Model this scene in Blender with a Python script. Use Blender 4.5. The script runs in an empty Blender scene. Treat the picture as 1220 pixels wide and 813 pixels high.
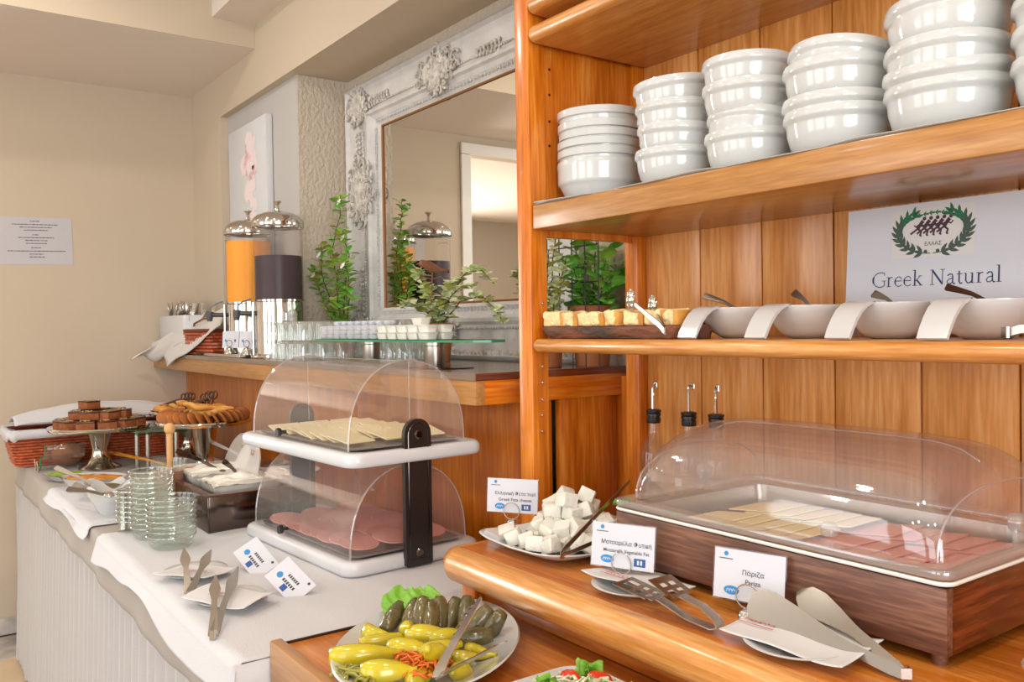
import bpy, bmesh, math, random
from mathutils import Vector, Matrix, noise
R = math.radians
H = 1.355                       # eye height above the floor
ZT, ZL, ZS, ZC, ZU, ZB = H-.52, H-.40, H-.495, H-.106, H+.25, H-.028
sc = bpy.context.scene
col = sc.collection
# ---------------------------------------------------------------- camera
cam = bpy.data.cameras.new('camera'); co = bpy.data.objects.new('camera', cam); col.objects.link(co)
cam.sensor_width = 36; cam.lens = 36*1035.3/1220; cam.clip_start = .02; cam.clip_end = 100
def cam_axes(yaw, pitch, roll):
    f = Vector((-math.cos(yaw)*math.cos(pitch), math.sin(yaw)*math.cos(pitch), math.sin(pitch)))
    r = f.cross(Vector((0, 0, 1))).normalized(); u = r.cross(f)
    return math.cos(roll)*r+math.sin(roll)*u, -math.sin(roll)*r+math.cos(roll)*u, f
_r, _u, _f = cam_axes(R(35.762), R(-1.0096), R(-.8614))
co.matrix_world = Matrix(((_r.x, _u.x, -_f.x, 0), (_r.y, _u.y, -_f.y, 0), (_r.z, _u.z, -_f.z, H), (0, 0, 0, 1)))
sc.camera = co
sc.cycles.transparent_max_bounces = 32; sc.cycles.max_bounces = 10; sc.cycles.sample_clamp_indirect = 6
# ---------------------------------------------------------------- world, daylight, exposure
w = bpy.data.worlds.new('world'); sc.world = w; w.use_nodes = True
bg = w.node_tree.nodes['Background']; bg.inputs[0].default_value = (.80, .90, 1, 1); bg.inputs[1].default_value = 1.0
sc.view_settings.view_transform = 'Standard'; sc.view_settings.look = 'None'
sc.view_settings.exposure = -0.90; sc.view_settings.gamma = 1.0; sc.view_settings.use_curve_mapping = False
def area(name, loc, target, sx, sy, power, colr):
    l = bpy.data.lights.new(name, 'AREA'); l.shape = 'RECTANGLE'; l.size = sx; l.size_y = sy; l.energy = power; l.color = colr
    o = bpy.data.objects.new(name, l); col.objects.link(o); o.location = loc
    o.rotation_euler = (Vector(target)-Vector(loc)).to_track_quat('-Z', 'Y').to_euler(); return o
def ceiling_spot(name, loc, power, rad=.06, colr=(1, .93, .83)):
    l = bpy.data.lights.new(name, 'AREA'); l.shape = 'DISK'; l.size = rad*2; l.energy = power; l.color = colr
    o = bpy.data.objects.new(name, l); col.objects.link(o); o.location = loc; return o
# daylight in the window openings of the wall behind the viewer and of the end wall
for i, x in enumerate((-3.35, -1.35, .65)):
    area('window_daylight', (x, -3.42, 1.55), (x, 0, 1.35), 1.5, 1.9, 56, (.91, .96, 1))
area('window_daylight', (2.92, -1.2, 1.5), (0, -1.2, 1.3), 2.6, 1.9, 225, (.91, .96, 1))
area('window_daylight', (-7.9, -.6, 1.5), (-5, -.6, 1.4), 1.4, 1.8, 420, (1, .98, .95))
for x, y in ((-3.0, .35), (-1.6, .1), (-.3, .35), (-2.4, -1.3), (-.6, -1.5), (.9, -.2)):
    ceiling_spot('ceiling_downlight', (x, y, 2.76), 15)
ceiling_spot('ceiling_downlight', (-4.05, -.4, 2.50), 4)
# ---------------------------------------------------------------- helpers
def lin(h):
    h = h.lstrip('#'); c = [int(h[i:i+2], 16)/255 for i in (0, 2, 4)]
    return tuple(v/12.92 if v <= .04045 else ((v+.055)/1.055)**2.4 for v in c)+(1,)
MATS = {}
def mat(name, c, rough=.5, metal=0., spec=.5, noise_c=None, nscale=8, nstretch=(1, 1, 1), bump=0., bscale=40, coat=0., sheen=0., trans=0., sss=0., rand=0., alpha=1., emit=None):
    m = bpy.data.materials.new(name); m.use_nodes = True; nt = m.node_tree; b = nt.nodes['Principled BSDF']
    def link(a, i): nt.links.new(a, i)
    b.inputs['Base Color'].default_value = lin(c); b.inputs['Roughness'].default_value = rough; b.inputs['Metallic'].default_value = metal
    b.inputs['Specular IOR Level'].default_value = spec; b.inputs['Coat Weight'].default_value = coat; b.inputs['Coat Roughness'].default_value = .12
    b.inputs['Sheen Weight'].default_value = sheen; b.inputs['Transmission Weight'].default_value = trans; b.inputs['Alpha'].default_value = alpha
    if sss: b.inputs['Subsurface Weight'].default_value = sss; b.inputs['Subsurface Radius'].default_value = (.02, .012, .008); b.inputs['Subsurface Scale'].default_value = .5
    if emit: b.inputs['Emission Color'].default_value = lin(emit[0]); b.inputs['Emission Strength'].default_value = emit[1]
    if noise_c or bump:
        tc = nt.nodes.new('ShaderNodeTexCoord'); mp = nt.nodes.new('ShaderNodeMapping'); mp.inputs['Scale'].default_value = nstretch
        link(tc.outputs['Object'], mp.inputs['Vector'])
        if rand or noise_c:
            oi = nt.nodes.new('ShaderNodeObjectInfo'); mu = nt.nodes.new('ShaderNodeMath'); mu.operation = 'MULTIPLY'; mu.inputs[1].default_value = 37.
            link(oi.outputs['Random'], mu.inputs[0]); cb = nt.nodes.new('ShaderNodeCombineXYZ')
            for k in range(3): link(mu.outputs[0], cb.inputs[k])
            link(cb.outputs[0], mp.inputs['Location'])
    if noise_c:
        n = nt.nodes.new('ShaderNodeTexNoise'); n.inputs['Scale'].default_value = nscale; n.inputs['Detail'].default_value = 5
        link(mp.outputs[0], n.inputs['Vector'])
        rp = nt.nodes.new('ShaderNodeValToRGB'); rp.color_ramp.elements[0].position = .35; rp.color_ramp.elements[1].position = .65
        rp.color_ramp.elements[0].color = lin(c); rp.color_ramp.elements[1].color = lin(noise_c)
        link(n.outputs[0], rp.inputs[0]); link(rp.outputs[0], b.inputs['Base Color'])
    if bump:
        n2 = nt.nodes.new('ShaderNodeTexNoise'); n2.inputs['Scale'].default_value = bscale; n2.inputs['Detail'].default_value = 3
        link(mp.outputs[0], n2.inputs['Vector']); bp = nt.nodes.new('ShaderNodeBump'); bp.inputs['Strength'].default_value = bump; bp.inputs['Distance'].default_value = .01
        link(n2.outputs[0], bp.inputs['Height']); link(bp.outputs[0], b.inputs['Normal'])
    MATS[name] = m; return m
def wood(name, c0, c1, c2, axis='X', scale=1., rough=.3, coat=.35, ring=1.):
    """varnished timber: grain runs along the local axis"""
    m = bpy.data.materials.new(name); m.use_nodes = True; nt = m.node_tree; b = nt.nodes['Principled BSDF']; L = nt.links.new; N = nt.nodes.new
    b.inputs['Roughness'].default_value = rough; b.inputs['Coat Weight'].default_value = coat; b.inputs['Coat Roughness'].default_value = .15
    tc = N('ShaderNodeTexCoord'); mp = N('ShaderNodeMapping')
    st = {'X': (.07, 1, 1), 'Y': (1, .07, 1), 'Z': (1, 1, .07)}[axis]; mp.inputs['Scale'].default_value = st
    oi = N('ShaderNodeObjectInfo'); mu = N('ShaderNodeMath'); mu.operation = 'MULTIPLY'; mu.inputs[1].default_value = 31.
    L(oi.outputs['Random'], mu.inputs[0]); cb = N('ShaderNodeCombineXYZ'); [L(mu.outputs[0], cb.inputs[k]) for k in range(3)]
    L(cb.outputs[0], mp.inputs['Location']); L(tc.outputs['Object'], mp.inputs['Vector'])
    big = N('ShaderNodeTexNoise'); big.inputs['Scale'].default_value = 5*scale; big.inputs['Detail'].default_value = 2; big.inputs['Distortion'].default_value = .6
    L(mp.outputs[0], big.inputs['Vector'])
    mr = N('ShaderNodeMath'); mr.operation = 'MULTIPLY'; mr.inputs[1].default_value = 34*ring; L(big.outputs[0], mr.inputs[0])
    sn = N('ShaderNodeMath'); sn.operation = 'SINE'; L(mr.outputs[0], sn.inputs[0])
    fine = N('ShaderNodeTexNoise'); fine.inputs['Scale'].default_value = 130*scale; fine.inputs['Detail'].default_value = 4; L(mp.outputs[0], fine.inputs['Vector'])
    a1 = N('ShaderNodeMath'); a1.operation = 'MULTIPLY_ADD'; a1.inputs[1].default_value = .11; a1.inputs[2].default_value = .0; L(sn.outputs[0], a1.inputs[0])
    a2 = N('ShaderNodeMath'); a2.operation = 'ADD'; L(a1.outputs[0], a2.inputs[0]); L(fine.outputs[0], a2.inputs[1])
    a3 = N('ShaderNodeMath'); a3.operation = 'MULTIPLY_ADD'; a3.inputs[1].default_value = .42; L(big.outputs[0], a3.inputs[0]); L(a2.outputs[0], a3.inputs[2])
    rp = N('ShaderNodeValToRGB'); e = rp.color_ramp.elements; e[0].position = .42; e[0].color = lin(c0); e[1].position = 1.06; e[1].color = lin(c2)
    k = rp.color_ramp.elements.new(.74); k.color = lin(c1)
    L(a3.outputs[0], rp.inputs[0]); L(rp.outputs[0], b.inputs['Base Color'])
    bp = N('ShaderNodeBump'); bp.inputs['Strength'].default_value = .06; bp.inputs['Distance'].default_value = .002; L(fine.outputs[0], bp.inputs['Height']); L(bp.outputs[0], b.inputs['Normal'])
    MATS[name] = m; return m
def clear(name, c='#ffffff', gloss=1., rough=.03, ior=1.45, base=.0, haze=0.):
    """thin clear acrylic or glass: see-through, with a sheen that grows towards grazing view and a little milky haze"""
    m = bpy.data.materials.new(name); m.use_nodes = True; nt = m.node_tree; nt.nodes.clear(); N = nt.nodes.new; L = nt.links.new
    o = N('ShaderNodeOutputMaterial'); mx = N('ShaderNodeMixShader'); t = N('ShaderNodeBsdfTransparent'); g = N('ShaderNodeBsdfGlossy'); f = N('ShaderNodeLayerWeight')
    t.inputs[0].default_value = lin(c); g.inputs['Roughness'].default_value = rough; f.inputs[0].default_value = .5
    pw = N('ShaderNodeMath'); pw.operation = 'POWER'; pw.inputs[1].default_value = 3.5; L(f.outputs['Facing'], pw.inputs[0])
    ma = N('ShaderNodeMath'); ma.operation = 'MULTIPLY_ADD'; ma.inputs[1].default_value = gloss*.5; ma.inputs[2].default_value = base+.03; ma.use_clamp = True
    L(pw.outputs[0], ma.inputs[0]); L(ma.outputs[0], mx.inputs[0]); L(g.outputs[0], mx.inputs[2])
    if haze:
        d = N('ShaderNodeBsdfDiffuse'); d.inputs[0].default_value = (.9, .88, .86, 1); h = N('ShaderNodeMixShader'); h.inputs[0].default_value = haze; L(t.outputs[0], h.inputs[1]); L(d.outputs[0], h.inputs[2]); L(h.outputs[0], mx.inputs[1])
    else: L(t.outputs[0], mx.inputs[1])
    L(mx.outputs[0], o.inputs[0]); MATS[name] = m; return m

def bm_(): return bmesh.new()
def T(x=0, y=0, z=0): return Matrix.Translation((x, y, z))
def RX(a): return Matrix.Rotation(R(a), 4, 'X')
def RY(a): return Matrix.Rotation(R(a), 4, 'Y')
def RZ(a): return Matrix.Rotation(R(a), 4, 'Z')
def box(bm, x0, x1, y0, y1, z0, z1, bev=0., M=None, seg=2):
    r = bmesh.ops.create_cube(bm, size=1.); vs = r['verts']
    for v in vs: v.co = Vector(((x0+x1)/2+v.co.x*(x1-x0), (y0+y1)/2+v.co.y*(y1-y0), (z0+z1)/2+v.co.z*(z1-z0)))
    if bev:
        es = list({e for v in vs for e in v.link_edges})
        rr = bmesh.ops.bevel(bm, geom=es, offset=bev, segments=seg, profile=.5, affect='EDGES')
        vs = list({v for f in rr['faces'] for v in f.verts} | {v for v in vs if v.is_valid})
        allv = set(vs); st = list(vs)
        while st:
            v = st.pop()
            for e in v.link_edges:
                q = e.other_vert(v)
                if q not in allv: allv.add(q); st.append(q)
        vs = list(allv)
    if M: bmesh.ops.transform(bm, matrix=M, verts=vs)
    return vs
def rings(bm, R_, closed=False, cap0=False, cap1=False, loop=True):
    """skin a list of vertex loops"""
    vs = [[bm.verts.new(p) for p in ring] for ring in R_]; n = len(vs[0])
    k = len(vs)
    for i in range(k if closed else k-1):
        a, b = vs[i], vs[(i+1) % k]
        for j in range(n if loop else n-1):
            bm.faces.new((a[j], a[(j+1) % n], b[(j+1) % n], b[j]))
    if cap0: bm.faces.new(list(reversed(vs[0])))
    if cap1: bm.faces.new(vs[-1])
    return [v for r in vs for v in r]
def lathe(bm, prof, n=24, M=None, sx=1., sy=1., flute=None):
    """spin a (radius, height) profile; a zero radius at an end closes it"""
    pr = list(prof); out = []
    c0 = pr[0][0] == 0; c1 = pr[-1][0] == 0
    body = pr[1 if c0 else 0:-1 if c1 else None]
    rs = []
    for i, (r, z) in enumerate(body):
        rs.append([Vector((r*sx*math.cos(2*math.pi*j/n)*(flute(i, j) if flute else 1), r*sy*math.sin(2*math.pi*j/n)*(flute(i, j) if flute else 1), z)) for j in range(n)])
    vs = rings(bm, rs)
    if c0:
        v = bm.verts.new((0, 0, pr[0][1])); [bm.faces.new((v, vs[(j+1) % n], vs[j])) for j in range(n)]; out.append(v)
    if c1:
        v = bm.verts.new((0, 0, pr[-1][1])); b = vs[-n:]; [bm.faces.new((v, b[j], b[(j+1) % n])) for j in range(n)]; out.append(v)
    vs += out
    if M: bmesh.ops.transform(bm, matrix=M, verts=vs)
    return vs
def tube(bm, pts, r, n=8, M=None, caps=True, closed=False):
    pts = [Vector(p) for p in pts]; k = len(pts); rr = r if isinstance(r, (list, tuple)) else [r]*k
    t0 = (pts[1]-pts[0]).normalized(); nrm = t0.orthogonal().normalized(); rs = []
    for i, p in enumerate(pts):
        a = pts[i-1] if (i or closed) else p; b = pts[(i+1) % k] if (i < k-1 or closed) else p
        t = (b-a).normalized(); nrm = (nrm-t*nrm.dot(t)).normalized(); bn = t.cross(nrm)
        rs.append([p+rr[i]*(math.cos(2*math.pi*j/n)*nrm+math.sin(2*math.pi*j/n)*bn) for j in range(n)])
    vs = rings(bm, rs, closed, caps and not closed, caps and not closed)
    if M: bmesh.ops.transform(bm, matrix=M, verts=vs)
    return vs
def strip(bm, pts, wid, th, side, M=None):
    """flat bar along pts, its width along side"""
    pts = [Vector(p) for p in pts]; k = len(pts); side = Vector(side).normalized(); ww = wid if isinstance(wid, (list, tuple)) else [wid]*k; rs = []
    for i, p in enumerate(pts):
        t = (pts[min(i+1, k-1)]-pts[max(i-1, 0)]).normalized(); s = (side-t*side.dot(t)).normalized(); nn = t.cross(s)
        a = s*ww[i]/2; b = nn*th/2; rs.append([p+a+b, p-a+b, p-a-b, p+a-b])
    vs = rings(bm, rs, False, True, True)
    if M: bmesh.ops.transform(bm, matrix=M, verts=vs)
    return vs
def prism(bm, outl, z0, z1, M=None):
    a = [bm.verts.new((x, y, z0)) for x, y in outl]; b = [bm.verts.new((x, y, z1)) for x, y in outl]; n = len(a)
    bm.faces.new(list(reversed(a))); bm.faces.new(b)
    for i in range(n): bm.faces.new((a[i], a[(i+1) % n], b[(i+1) % n], b[i]))
    if M: bmesh.ops.transform(bm, matrix=M, verts=a+b)
    return a+b
def rrect(w, d, r, n=6, cx=0, cy=0):
    o = []
    for sx, sy, a0 in ((1, 1, 0), (-1, 1, 90), (-1, -1, 180), (1, -1, 270)):
        for i in range(n+1):
            a = R(a0+90*i/n); o.append((cx+sx*(w/2-r)+r*math.cos(a), cy+sy*(d/2-r)+r*math.sin(a)))
    return o
def grid(bm, f, nu, nv, M=None):
    vs = [[bm.verts.new(f(i/nu, j/nv)) for j in range(nv+1)] for i in range(nu+1)]
    for i in range(nu):
        for j in range(nv): bm.faces.new((vs[i][j], vs[i+1][j], vs[i+1][j+1], vs[i][j+1]))
    fl = [v for r in vs for v in r]
    if M: bmesh.ops.transform(bm, matrix=M, verts=fl)
    return fl
def blob(bm, c, rad, amp=.15, fr=2., sub=2, seed=0, M=None):
    r = bmesh.ops.create_icosphere(bm, subdivisions=sub, radius=1.); so = Vector((seed*7.3, seed*3.1, seed*1.7))
    for v in r['verts']:
        k = 1+amp*noise.noise(v.co*fr+so); v.co = Vector((v.co.x*rad[0]*k, v.co.y*rad[1]*k, v.co.z*rad[2]*k))
    if M: bmesh.ops.transform(bm, matrix=M, verts=r['verts'])
    bmesh.ops.translate(bm, verts=r['verts'], vec=c); return r['verts']
def mesh(name, bm, smooth=True, ang=35):
    bmesh.ops.recalc_face_normals(bm, faces=bm.faces); me = bpy.data.meshes.new(name); bm.to_mesh(me); bm.free()
    if smooth:
        me.polygons.foreach_set('use_smooth', [True]*len(me.polygons)); me.set_sharp_from_angle(angle=R(ang))
    return me
def obj(name, bm, m, parent=None, M=None, smooth=True, solid=0., sub=0, ang=35, off=0.):
    me = bm if isinstance(bm, bpy.types.Mesh) else mesh(name, bm, smooth, ang)
    mm = MATS[m] if isinstance(m, str) else m
    if not me.materials: me.materials.append(mm)
    o = bpy.data.objects.new(name, me); col.objects.link(o)
    if me.materials[0] != mm: o.material_slots[0].link = 'OBJECT'; o.material_slots[0].material = mm
    if parent: o.parent = parent
    if M: o.matrix_local = M
    if solid: s = o.modifiers.new('solid', 'SOLIDIFY'); s.thickness = solid; s.offset = off
    if sub: s = o.modifiers.new('sub', 'SUBSURF'); s.levels = sub; s.render_levels = sub
    return o
def tag(o, label, cat, group=None, kind=None):
    if label: o['label'] = label
    if cat: o['category'] = cat
    if group: o['group'] = group
    if kind: o['kind'] = kind
    return o
ORD = ['first', 'second', 'third', 'fourth', 'fifth', 'sixth', 'seventh', 'eighth', 'ninth', 'tenth', 'eleventh', 'twelfth', 'thirteenth', 'fourteenth']
def thing(name, label, cat, loc=(0, 0, 0), rz=0, group=None):
    o = bpy.data.objects.new(name, None); col.objects.link(o); o.location = loc; o.rotation_euler = (0, 0, R(rz)); o.empty_display_size = .05
    return tag(o, label, cat, group)
def struct(name, bm, m, parent=None, smooth=False):
    o = obj(name, bm, m, parent, smooth=smooth)
    if not parent: o['kind'] = 'structure'
    return o
def dup(src, loc=None, rz=None, label=None, group=None, parent=None, rot=None):
    c = src.copy(); col.objects.link(c)
    if parent: c.parent = parent
    if loc is not None: c.location = loc
    if rz is not None: c.rotation_euler = (0, 0, R(rz))
    if rot is not None: c.rotation_euler = rot
    if label: c['label'] = label
    if group: c['group'] = group
    for ch in list(src.children): dup(ch, parent=c)
    return c
def text(name, s, size, m, parent, M, align='CENTER', ext=.0):
    cu = bpy.data.curves.new(name, 'FONT'); cu.body = s; cu.size = size; cu.align_x = align; cu.align_y = 'CENTER'; cu.extrude = ext; cu.resolution_u = 3; cu.offset = size*.008
    t = bpy.data.objects.new('tmp', cu); col.objects.link(t); bpy.context.view_layer.update()
    me = bpy.data.meshes.new_from_object(t.evaluated_get(bpy.context.evaluated_depsgraph_get())); bpy.data.objects.remove(t)
    me.materials.clear(); me.materials.append(MATS[m]); o = bpy.data.objects.new(name, me); col.objects.link(o); o.parent = parent; o.matrix_local = M; return o
# ---------------------------------------------------------------- materials
mat('wall_paint', '#c9b9a3', .75, noise_c='#c7b7a1', nscale=3)
mat('wall_white', '#b8b4b0', .75)
mat('ceiling_paint', '#e2d6ca', .8)
mat('plaster', '#c6b8a6', .8, bump=.9, bscale=75, nstretch=(1, 1, .7))
mat('tile', '#d9c3a0', .35, noise_c='#cdb48f', nscale=4)
mat('grout', '#a08c72', .8)
mat('marble', '#d9d2c9', .25, noise_c='#aaa39c', nscale=9)
mat('white_paint', '#efece6', .4)
wood('cherry_x', '#a45412', '#c87424', '#dc9444', 'X')
wood('cherry_y', '#b05004', '#d66c0c', '#ea902e', 'Y')
wood('cherry_z', '#b45a0a', '#d8781a', '#ea9a40', 'Z')
wood('shelf_front', '#a06a30', '#b47e42', '#c49258', 'X', 1.8)
wood('board', '#c07630', '#e0984e', '#eeb272', 'Z', ring=1.2)
wood('nose', '#b87430', '#d29048', '#e0aa6c', 'X', 1.8)
wood('beech', '#9e6a32', '#b27c40', '#c08e54', 'X', rough=.4)
wood('panel_brown', '#b05804', '#d07008', '#de8a22', 'Z', rough=.35, coat=.25)
wood('walnut', '#44281e', '#68402f', '#8c6048', 'X', 1.6, rough=.45, coat=.1)
wood('walnut_y', '#3a1608', '#5a2812', '#823f20', 'Y', 1.0, rough=.2, coat=.5)
wood('pale_wood', '#b07a48', '#c99763', '#d9ae80', 'Z', rough=.5, coat=.1)
mat('dark_gap', '#2c1608', .8)
mat('worktop', '#7d6a5c', .22, noise_c='#8b796a', nscale=60, nstretch=(.1, 1, 1), coat=.3)
mat('porcelain', '#c9cac8', .12, coat=.6)
mat('porcelain_warm', '#c6c4c2', .15, coat=.5)
mat('white_plastic', '#d4d4d6', .25, coat=.2)
mat('cloth_white', '#c9c8ca', .85, bump=.15, bscale=350, sheen=.2)
mat('cloth_cream', '#d0cac2', .85, bump=.15, bscale=300, sheen=.2)
mat('cloth_beige', '#9c9186', .85, bump=.2, bscale=420, sheen=.2)
mat('skirt', '#b4b0ae', .85, sheen=.3, bump=.1, bscale=200)
mat('liner', '#b4aea4', .9, bump=.2, bscale=300)
mat('napkin', '#d2d0ce', .85)
mat('paper', '#d0d0d6', .6)
mat('paper_notice', '#c2bfc2', .7)
mat('ink_navy', '#2a3158', .6); mat('ink_dark', '#3a3a44', .6); mat('ink_red', '#c2303a', .6); mat('ink_blue', '#2a86c4', .5); mat('ink_navyblue', '#1d4f92', .5)
mat('ink_plum', '#4a2b3c', .6); mat('ink_green', '#1f6b45', .6); mat('ink_olive', '#3f5348', .6); mat('ink_grey', '#d8d4d0', .7)
mat('steel', '#d6d2cc', .24, 1.); mat('steel_brushed', '#bdb7ae', .3, 1., bump=.08, bscale=200, nstretch=(1, 1, .02)); mat('chrome', '#d8d5d0', .06, 1.)
mat('steel_dark', '#6a5d57', .12, 1.); mat('silver', '#cfc9bf', .1, 1.)
mat('black_plastic', '#231d1c', .35, coat=.2); mat('grey_tap', '#4a4745', .4)
clear('acrylic', '#fcf8f8', .8, .05, base=.085, haze=.06); clear('acrylic_front', '#fbf7f8', .9, .07, base=.13, haze=.075); clear('acrylic_edge', '#efeae6', 1.2, .08, base=.12, haze=.22)
clear('glass', '#fbfdfb', 1.0, .04, base=.035, haze=.03); clear('glass_rim', '#f6faf7', 1.3, .06, base=.12, haze=.12); clear('glass_green', '#8fd0ac', 1.0, .03, base=.03); clear('card_plastic', '#fdfdfd', .6, .08)
clear('tumbler', '#fbfdfb', 1.3, .05, base=.08, haze=.085)
mat('steel_blade', '#b8b4ae', .2, 1.); mat('spoon_steel', '#8a8178', .3, 1.)
clear('glass_lip', '#eef5f0', 1.0, .05, base=.16, haze=.16)
mat('glass_edge', '#2c8f62', .1, coat=.5)
clear('frosted', '#f6f3ef', .5, .30, base=-.015, haze=.045); clear('milky', '#f2efea', .3, .3, base=-.01, haze=.22)
mat('juice_orange', '#ffa800', .6, spec=.1); mat('juice_dark', '#341620', .5, spec=.1)
mat('terracotta', '#a5673e', .7, noise_c='#96582f', nscale=12); mat('rust', '#8a5a3c', .6, noise_c='#74452c', nscale=20)
mat('leaf_green', '#86cc52', .4, noise_c='#62b03c', nscale=3); mat('leaf_dark', '#74a43c', .45, noise_c='#9abc4c', nscale=3); mat('leaf_olive', '#b0a850', .5, noise_c='#98a048', nscale=3)
mat('leaf_var', '#f2f0cc', .45, noise_c='#9cb866', nscale=2.2); mat('stem', '#5a3a28', .7); mat('petal', '#efeadf', .6); mat('soil', '#3b2a20', .9)
mat('frame_white', '#cfccc8', .55, noise_c='#bfbdbb', nscale=14, bump=.25, bscale=90)
mat('frame_carve', '#d9d3c9', .6, noise_c='#a8a199', nscale=40, bump=.5, bscale=120); mat('frame_gold', '#8a5a24', .4)
mat('mirror', '#e8e6e0', .01, 1.)
mat('feta', '#dcd8cc', .5, bump=.35, bscale=90, sss=.15); mat('cheese', '#fff6cc', .4, noise_c='#fbeeb6', nscale=4, sss=.1); mat('ham', '#f0aa9c', .35, noise_c='#dc8c7e', nscale=5, sss=.1); mat('ham_rim', '#c06a5c', .4)
mat('pepper', '#d2be20', .2, noise_c='#bfae2a', nscale=20, coat=.5); mat('dolma', '#4e4a2a', .22, noise_c='#6a5c35', nscale=25, coat=.5, bump=.5, bscale=60)
mat('pickle', '#9a9440', .3); mat('carrot', '#e0701c', .4); mat('lettuce', '#5f9a22', .45, noise_c='#86b53c', nscale=20, bump=.3, bscale=60); mat('lettuce_pale', '#d6dcae', .45, noise_c='#e6e6d2', nscale=25); mat('tomato', '#d8361a', .2, coat=.5); mat('parsley', '#6fae2c', .45)
mat('crumb', '#f3d8a0', .8, bump=.6, bscale=120); mat('crust', '#c4822f', .6, noise_c='#d89a44', nscale=30, bump=.3, bscale=80)
mat('bark', '#54453f', .8, noise_c='#9a6248', nscale=25, nstretch=(.4, 1, 1), bump=1., bscale=60); mat('slab', '#8a5a38', .6)
mat('brownie', '#9c5a2e', .75, noise_c='#8a4a22', nscale=40, bump=.4, bscale=120); mat('choc', '#4a2a1a', .35, coat=.3); mat('nut', '#d8b060', .6); mat('cookie', '#b06a2c', .65, noise_c='#9a5520', nscale=30); mat('pastry', '#e0a850', .5, noise_c='#b87028', nscale=9); mat('cherry_jam', '#c8281e', .25, coat=.5)
mat('wicker', '#c05a2c', .5, noise_c='#8e3a1a', nscale=60, coat=.3); mat('wicker_dark', '#6a2616', .5)
mat('jam_orange', '#f0a018', .25, coat=.5, noise_c='#e08a10', nscale=30); mat('olive_food', '#4e4424', .3, coat=.4); mat('honey', '#a8622a', .15, coat=.6); mat('honey_dipper', '#d8a468', .5); mat('dried_fruit', '#3a2420', .35, coat=.4, noise_c='#5a3424', nscale=40)
mat('cream', '#f3f0e6', .35, coat=.3, bump=.5, bscale=60); mat('green_food', '#8fae2a', .3)
mat('foil', '#e4e6ee', .3, .45); mat('cup_white', '#efebe0', .4); mat('oil', '#7a6a10', .1); mat('label_white', '#d6d6d6', .6)
mat('canvas', '#cfcfd0', .7); mat('rose', '#d7a2a4', .8, noise_c='#e6c6c6', nscale=25); mat('rose_pale', '#ead9d9', .8); mat('rose_green', '#d5d8bd', .8)

# ================================================================ the room
XW = -4.5                                             # the end wall
b = bm_(); box(b, -8.2, 3.1, -3.6, 1.75, -.08, -.006); floor = struct('floor', b, 'grout')
tile_bm = bm_(); box(tile_bm, -.2475, .2475, -.2475, .2475, -.006, 0, .002); tile_me = mesh('tile', tile_bm, False)
for i in range(4):
    for j in range(3): obj('tile', tile_me, 'tile', floor, T(-4.0+i*.5, -.55+j*.5, 0))
b = bm_(); box(b, -.15, .15, -1.0, 1.0, -.004, .003, .001); obj('marble_strip', b, 'marble', floor, T(-4.42+.12, -.55+.3, .0005))
# end wall with a doorway (seen in the mirror)
b = bm_()
box(b, XW-.12, XW, .10, 1.75, 0, 2.9); box(b, XW-.12, XW, -1.05, .10, 2.42, 2.9); box(b, XW-.12, XW, -3.6, -1.05, 0, 2.9)
struct('wall_left', b, 'wall_paint')
b = bm_(); box(b, XW, XW+.015, .17, 1.21, 0, .075, .004); box(b, XW, XW+.015, -3.45, -1.12, 0, .075, .004); struct('baseboard_left', b, 'marble')
b = bm_()
box(b, XW+.0005, XW+.02, .09, .16, 0, 2.41, .004); box(b, XW+.0005, XW+.02, -1.11, -1.04, 0, 2.41, .004); box(b, XW+.0005, XW+.02, -1.11, .16, 2.412, 2.48, .004); struct('trim_1', b, 'white_paint')
# back wall: plain strip by the corner, pier with the canvas, deep recess with the mirror, soffit over all
b = bm_()
box(b, XW, -4.05, 1.275, 1.75, 0, H+1.40); box(b, -4.05, 3.1, 1.275, 1.75, H+.985, 2.9)
struct('wall_back', b, 'wall_paint')
b = bm_(); box(b, -4.05, -3.219, 1.311, 1.75, 0, H+.985); struct('wall_pier', b, 'wall_white')
b = bm_(); box(b, -3.2185, -3.214, 1.3115, 1.523, ZC-.02, H+.984); box(b, -3.219, 3.1, 1.523, 1.75, 0, H+.984); struct('wall_recess', b, 'plaster')
# windows behind the viewer and in the right end wall
b = bm_(); xs = [-8.2, -4.1, -2.6, -2.1, -.6, -.1, 1.4, 3.1]
for k in range(0, 8, 2): box(b, xs[k], xs[k+1], -3.6, -3.45, 0, 2.9)
box(b, -4.1, 1.4, -3.6, -3.45, 0, .6); box(b, -4.1, 1.4, -3.6, -3.45, 2.5, 2.9); struct('wall_front', b, 'wall_paint')
b = bm_(); box(b, 2.95, 3.1, -3.6, -2.5, 0, 2.9); box(b, 2.95, 3.1, .1, 1.75, 0, 2.9); box(b, 2.95, 3.1, -2.5, .1, 0, .55); box(b, 2.95, 3.1, -2.5, .1, 2.45, 2.9); struct('wall_right', b, 'wall_paint')
n = 0
for x in (-3.35, -1.35, .65):
    n += 1; b = bm_()
    for a in (-.75, -.02, .71): box(b, x+a, x+a+.04, -3.52, -3.47, .6, 2.5)
    box(b, x-.75, x+.75, -3.52, -3.47, .6, .65); box(b, x-.75, x+.75, -3.52, -3.47, 2.45, 2.5); struct('window_%d' % n, b, 'white_paint')
b = bm_()
for a in (-2.5, -1.65, -.8, .05): box(b, 3.0, 3.05, a, a+.05, .55, 2.45)
struct('window_4', b, 'white_paint')
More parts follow.
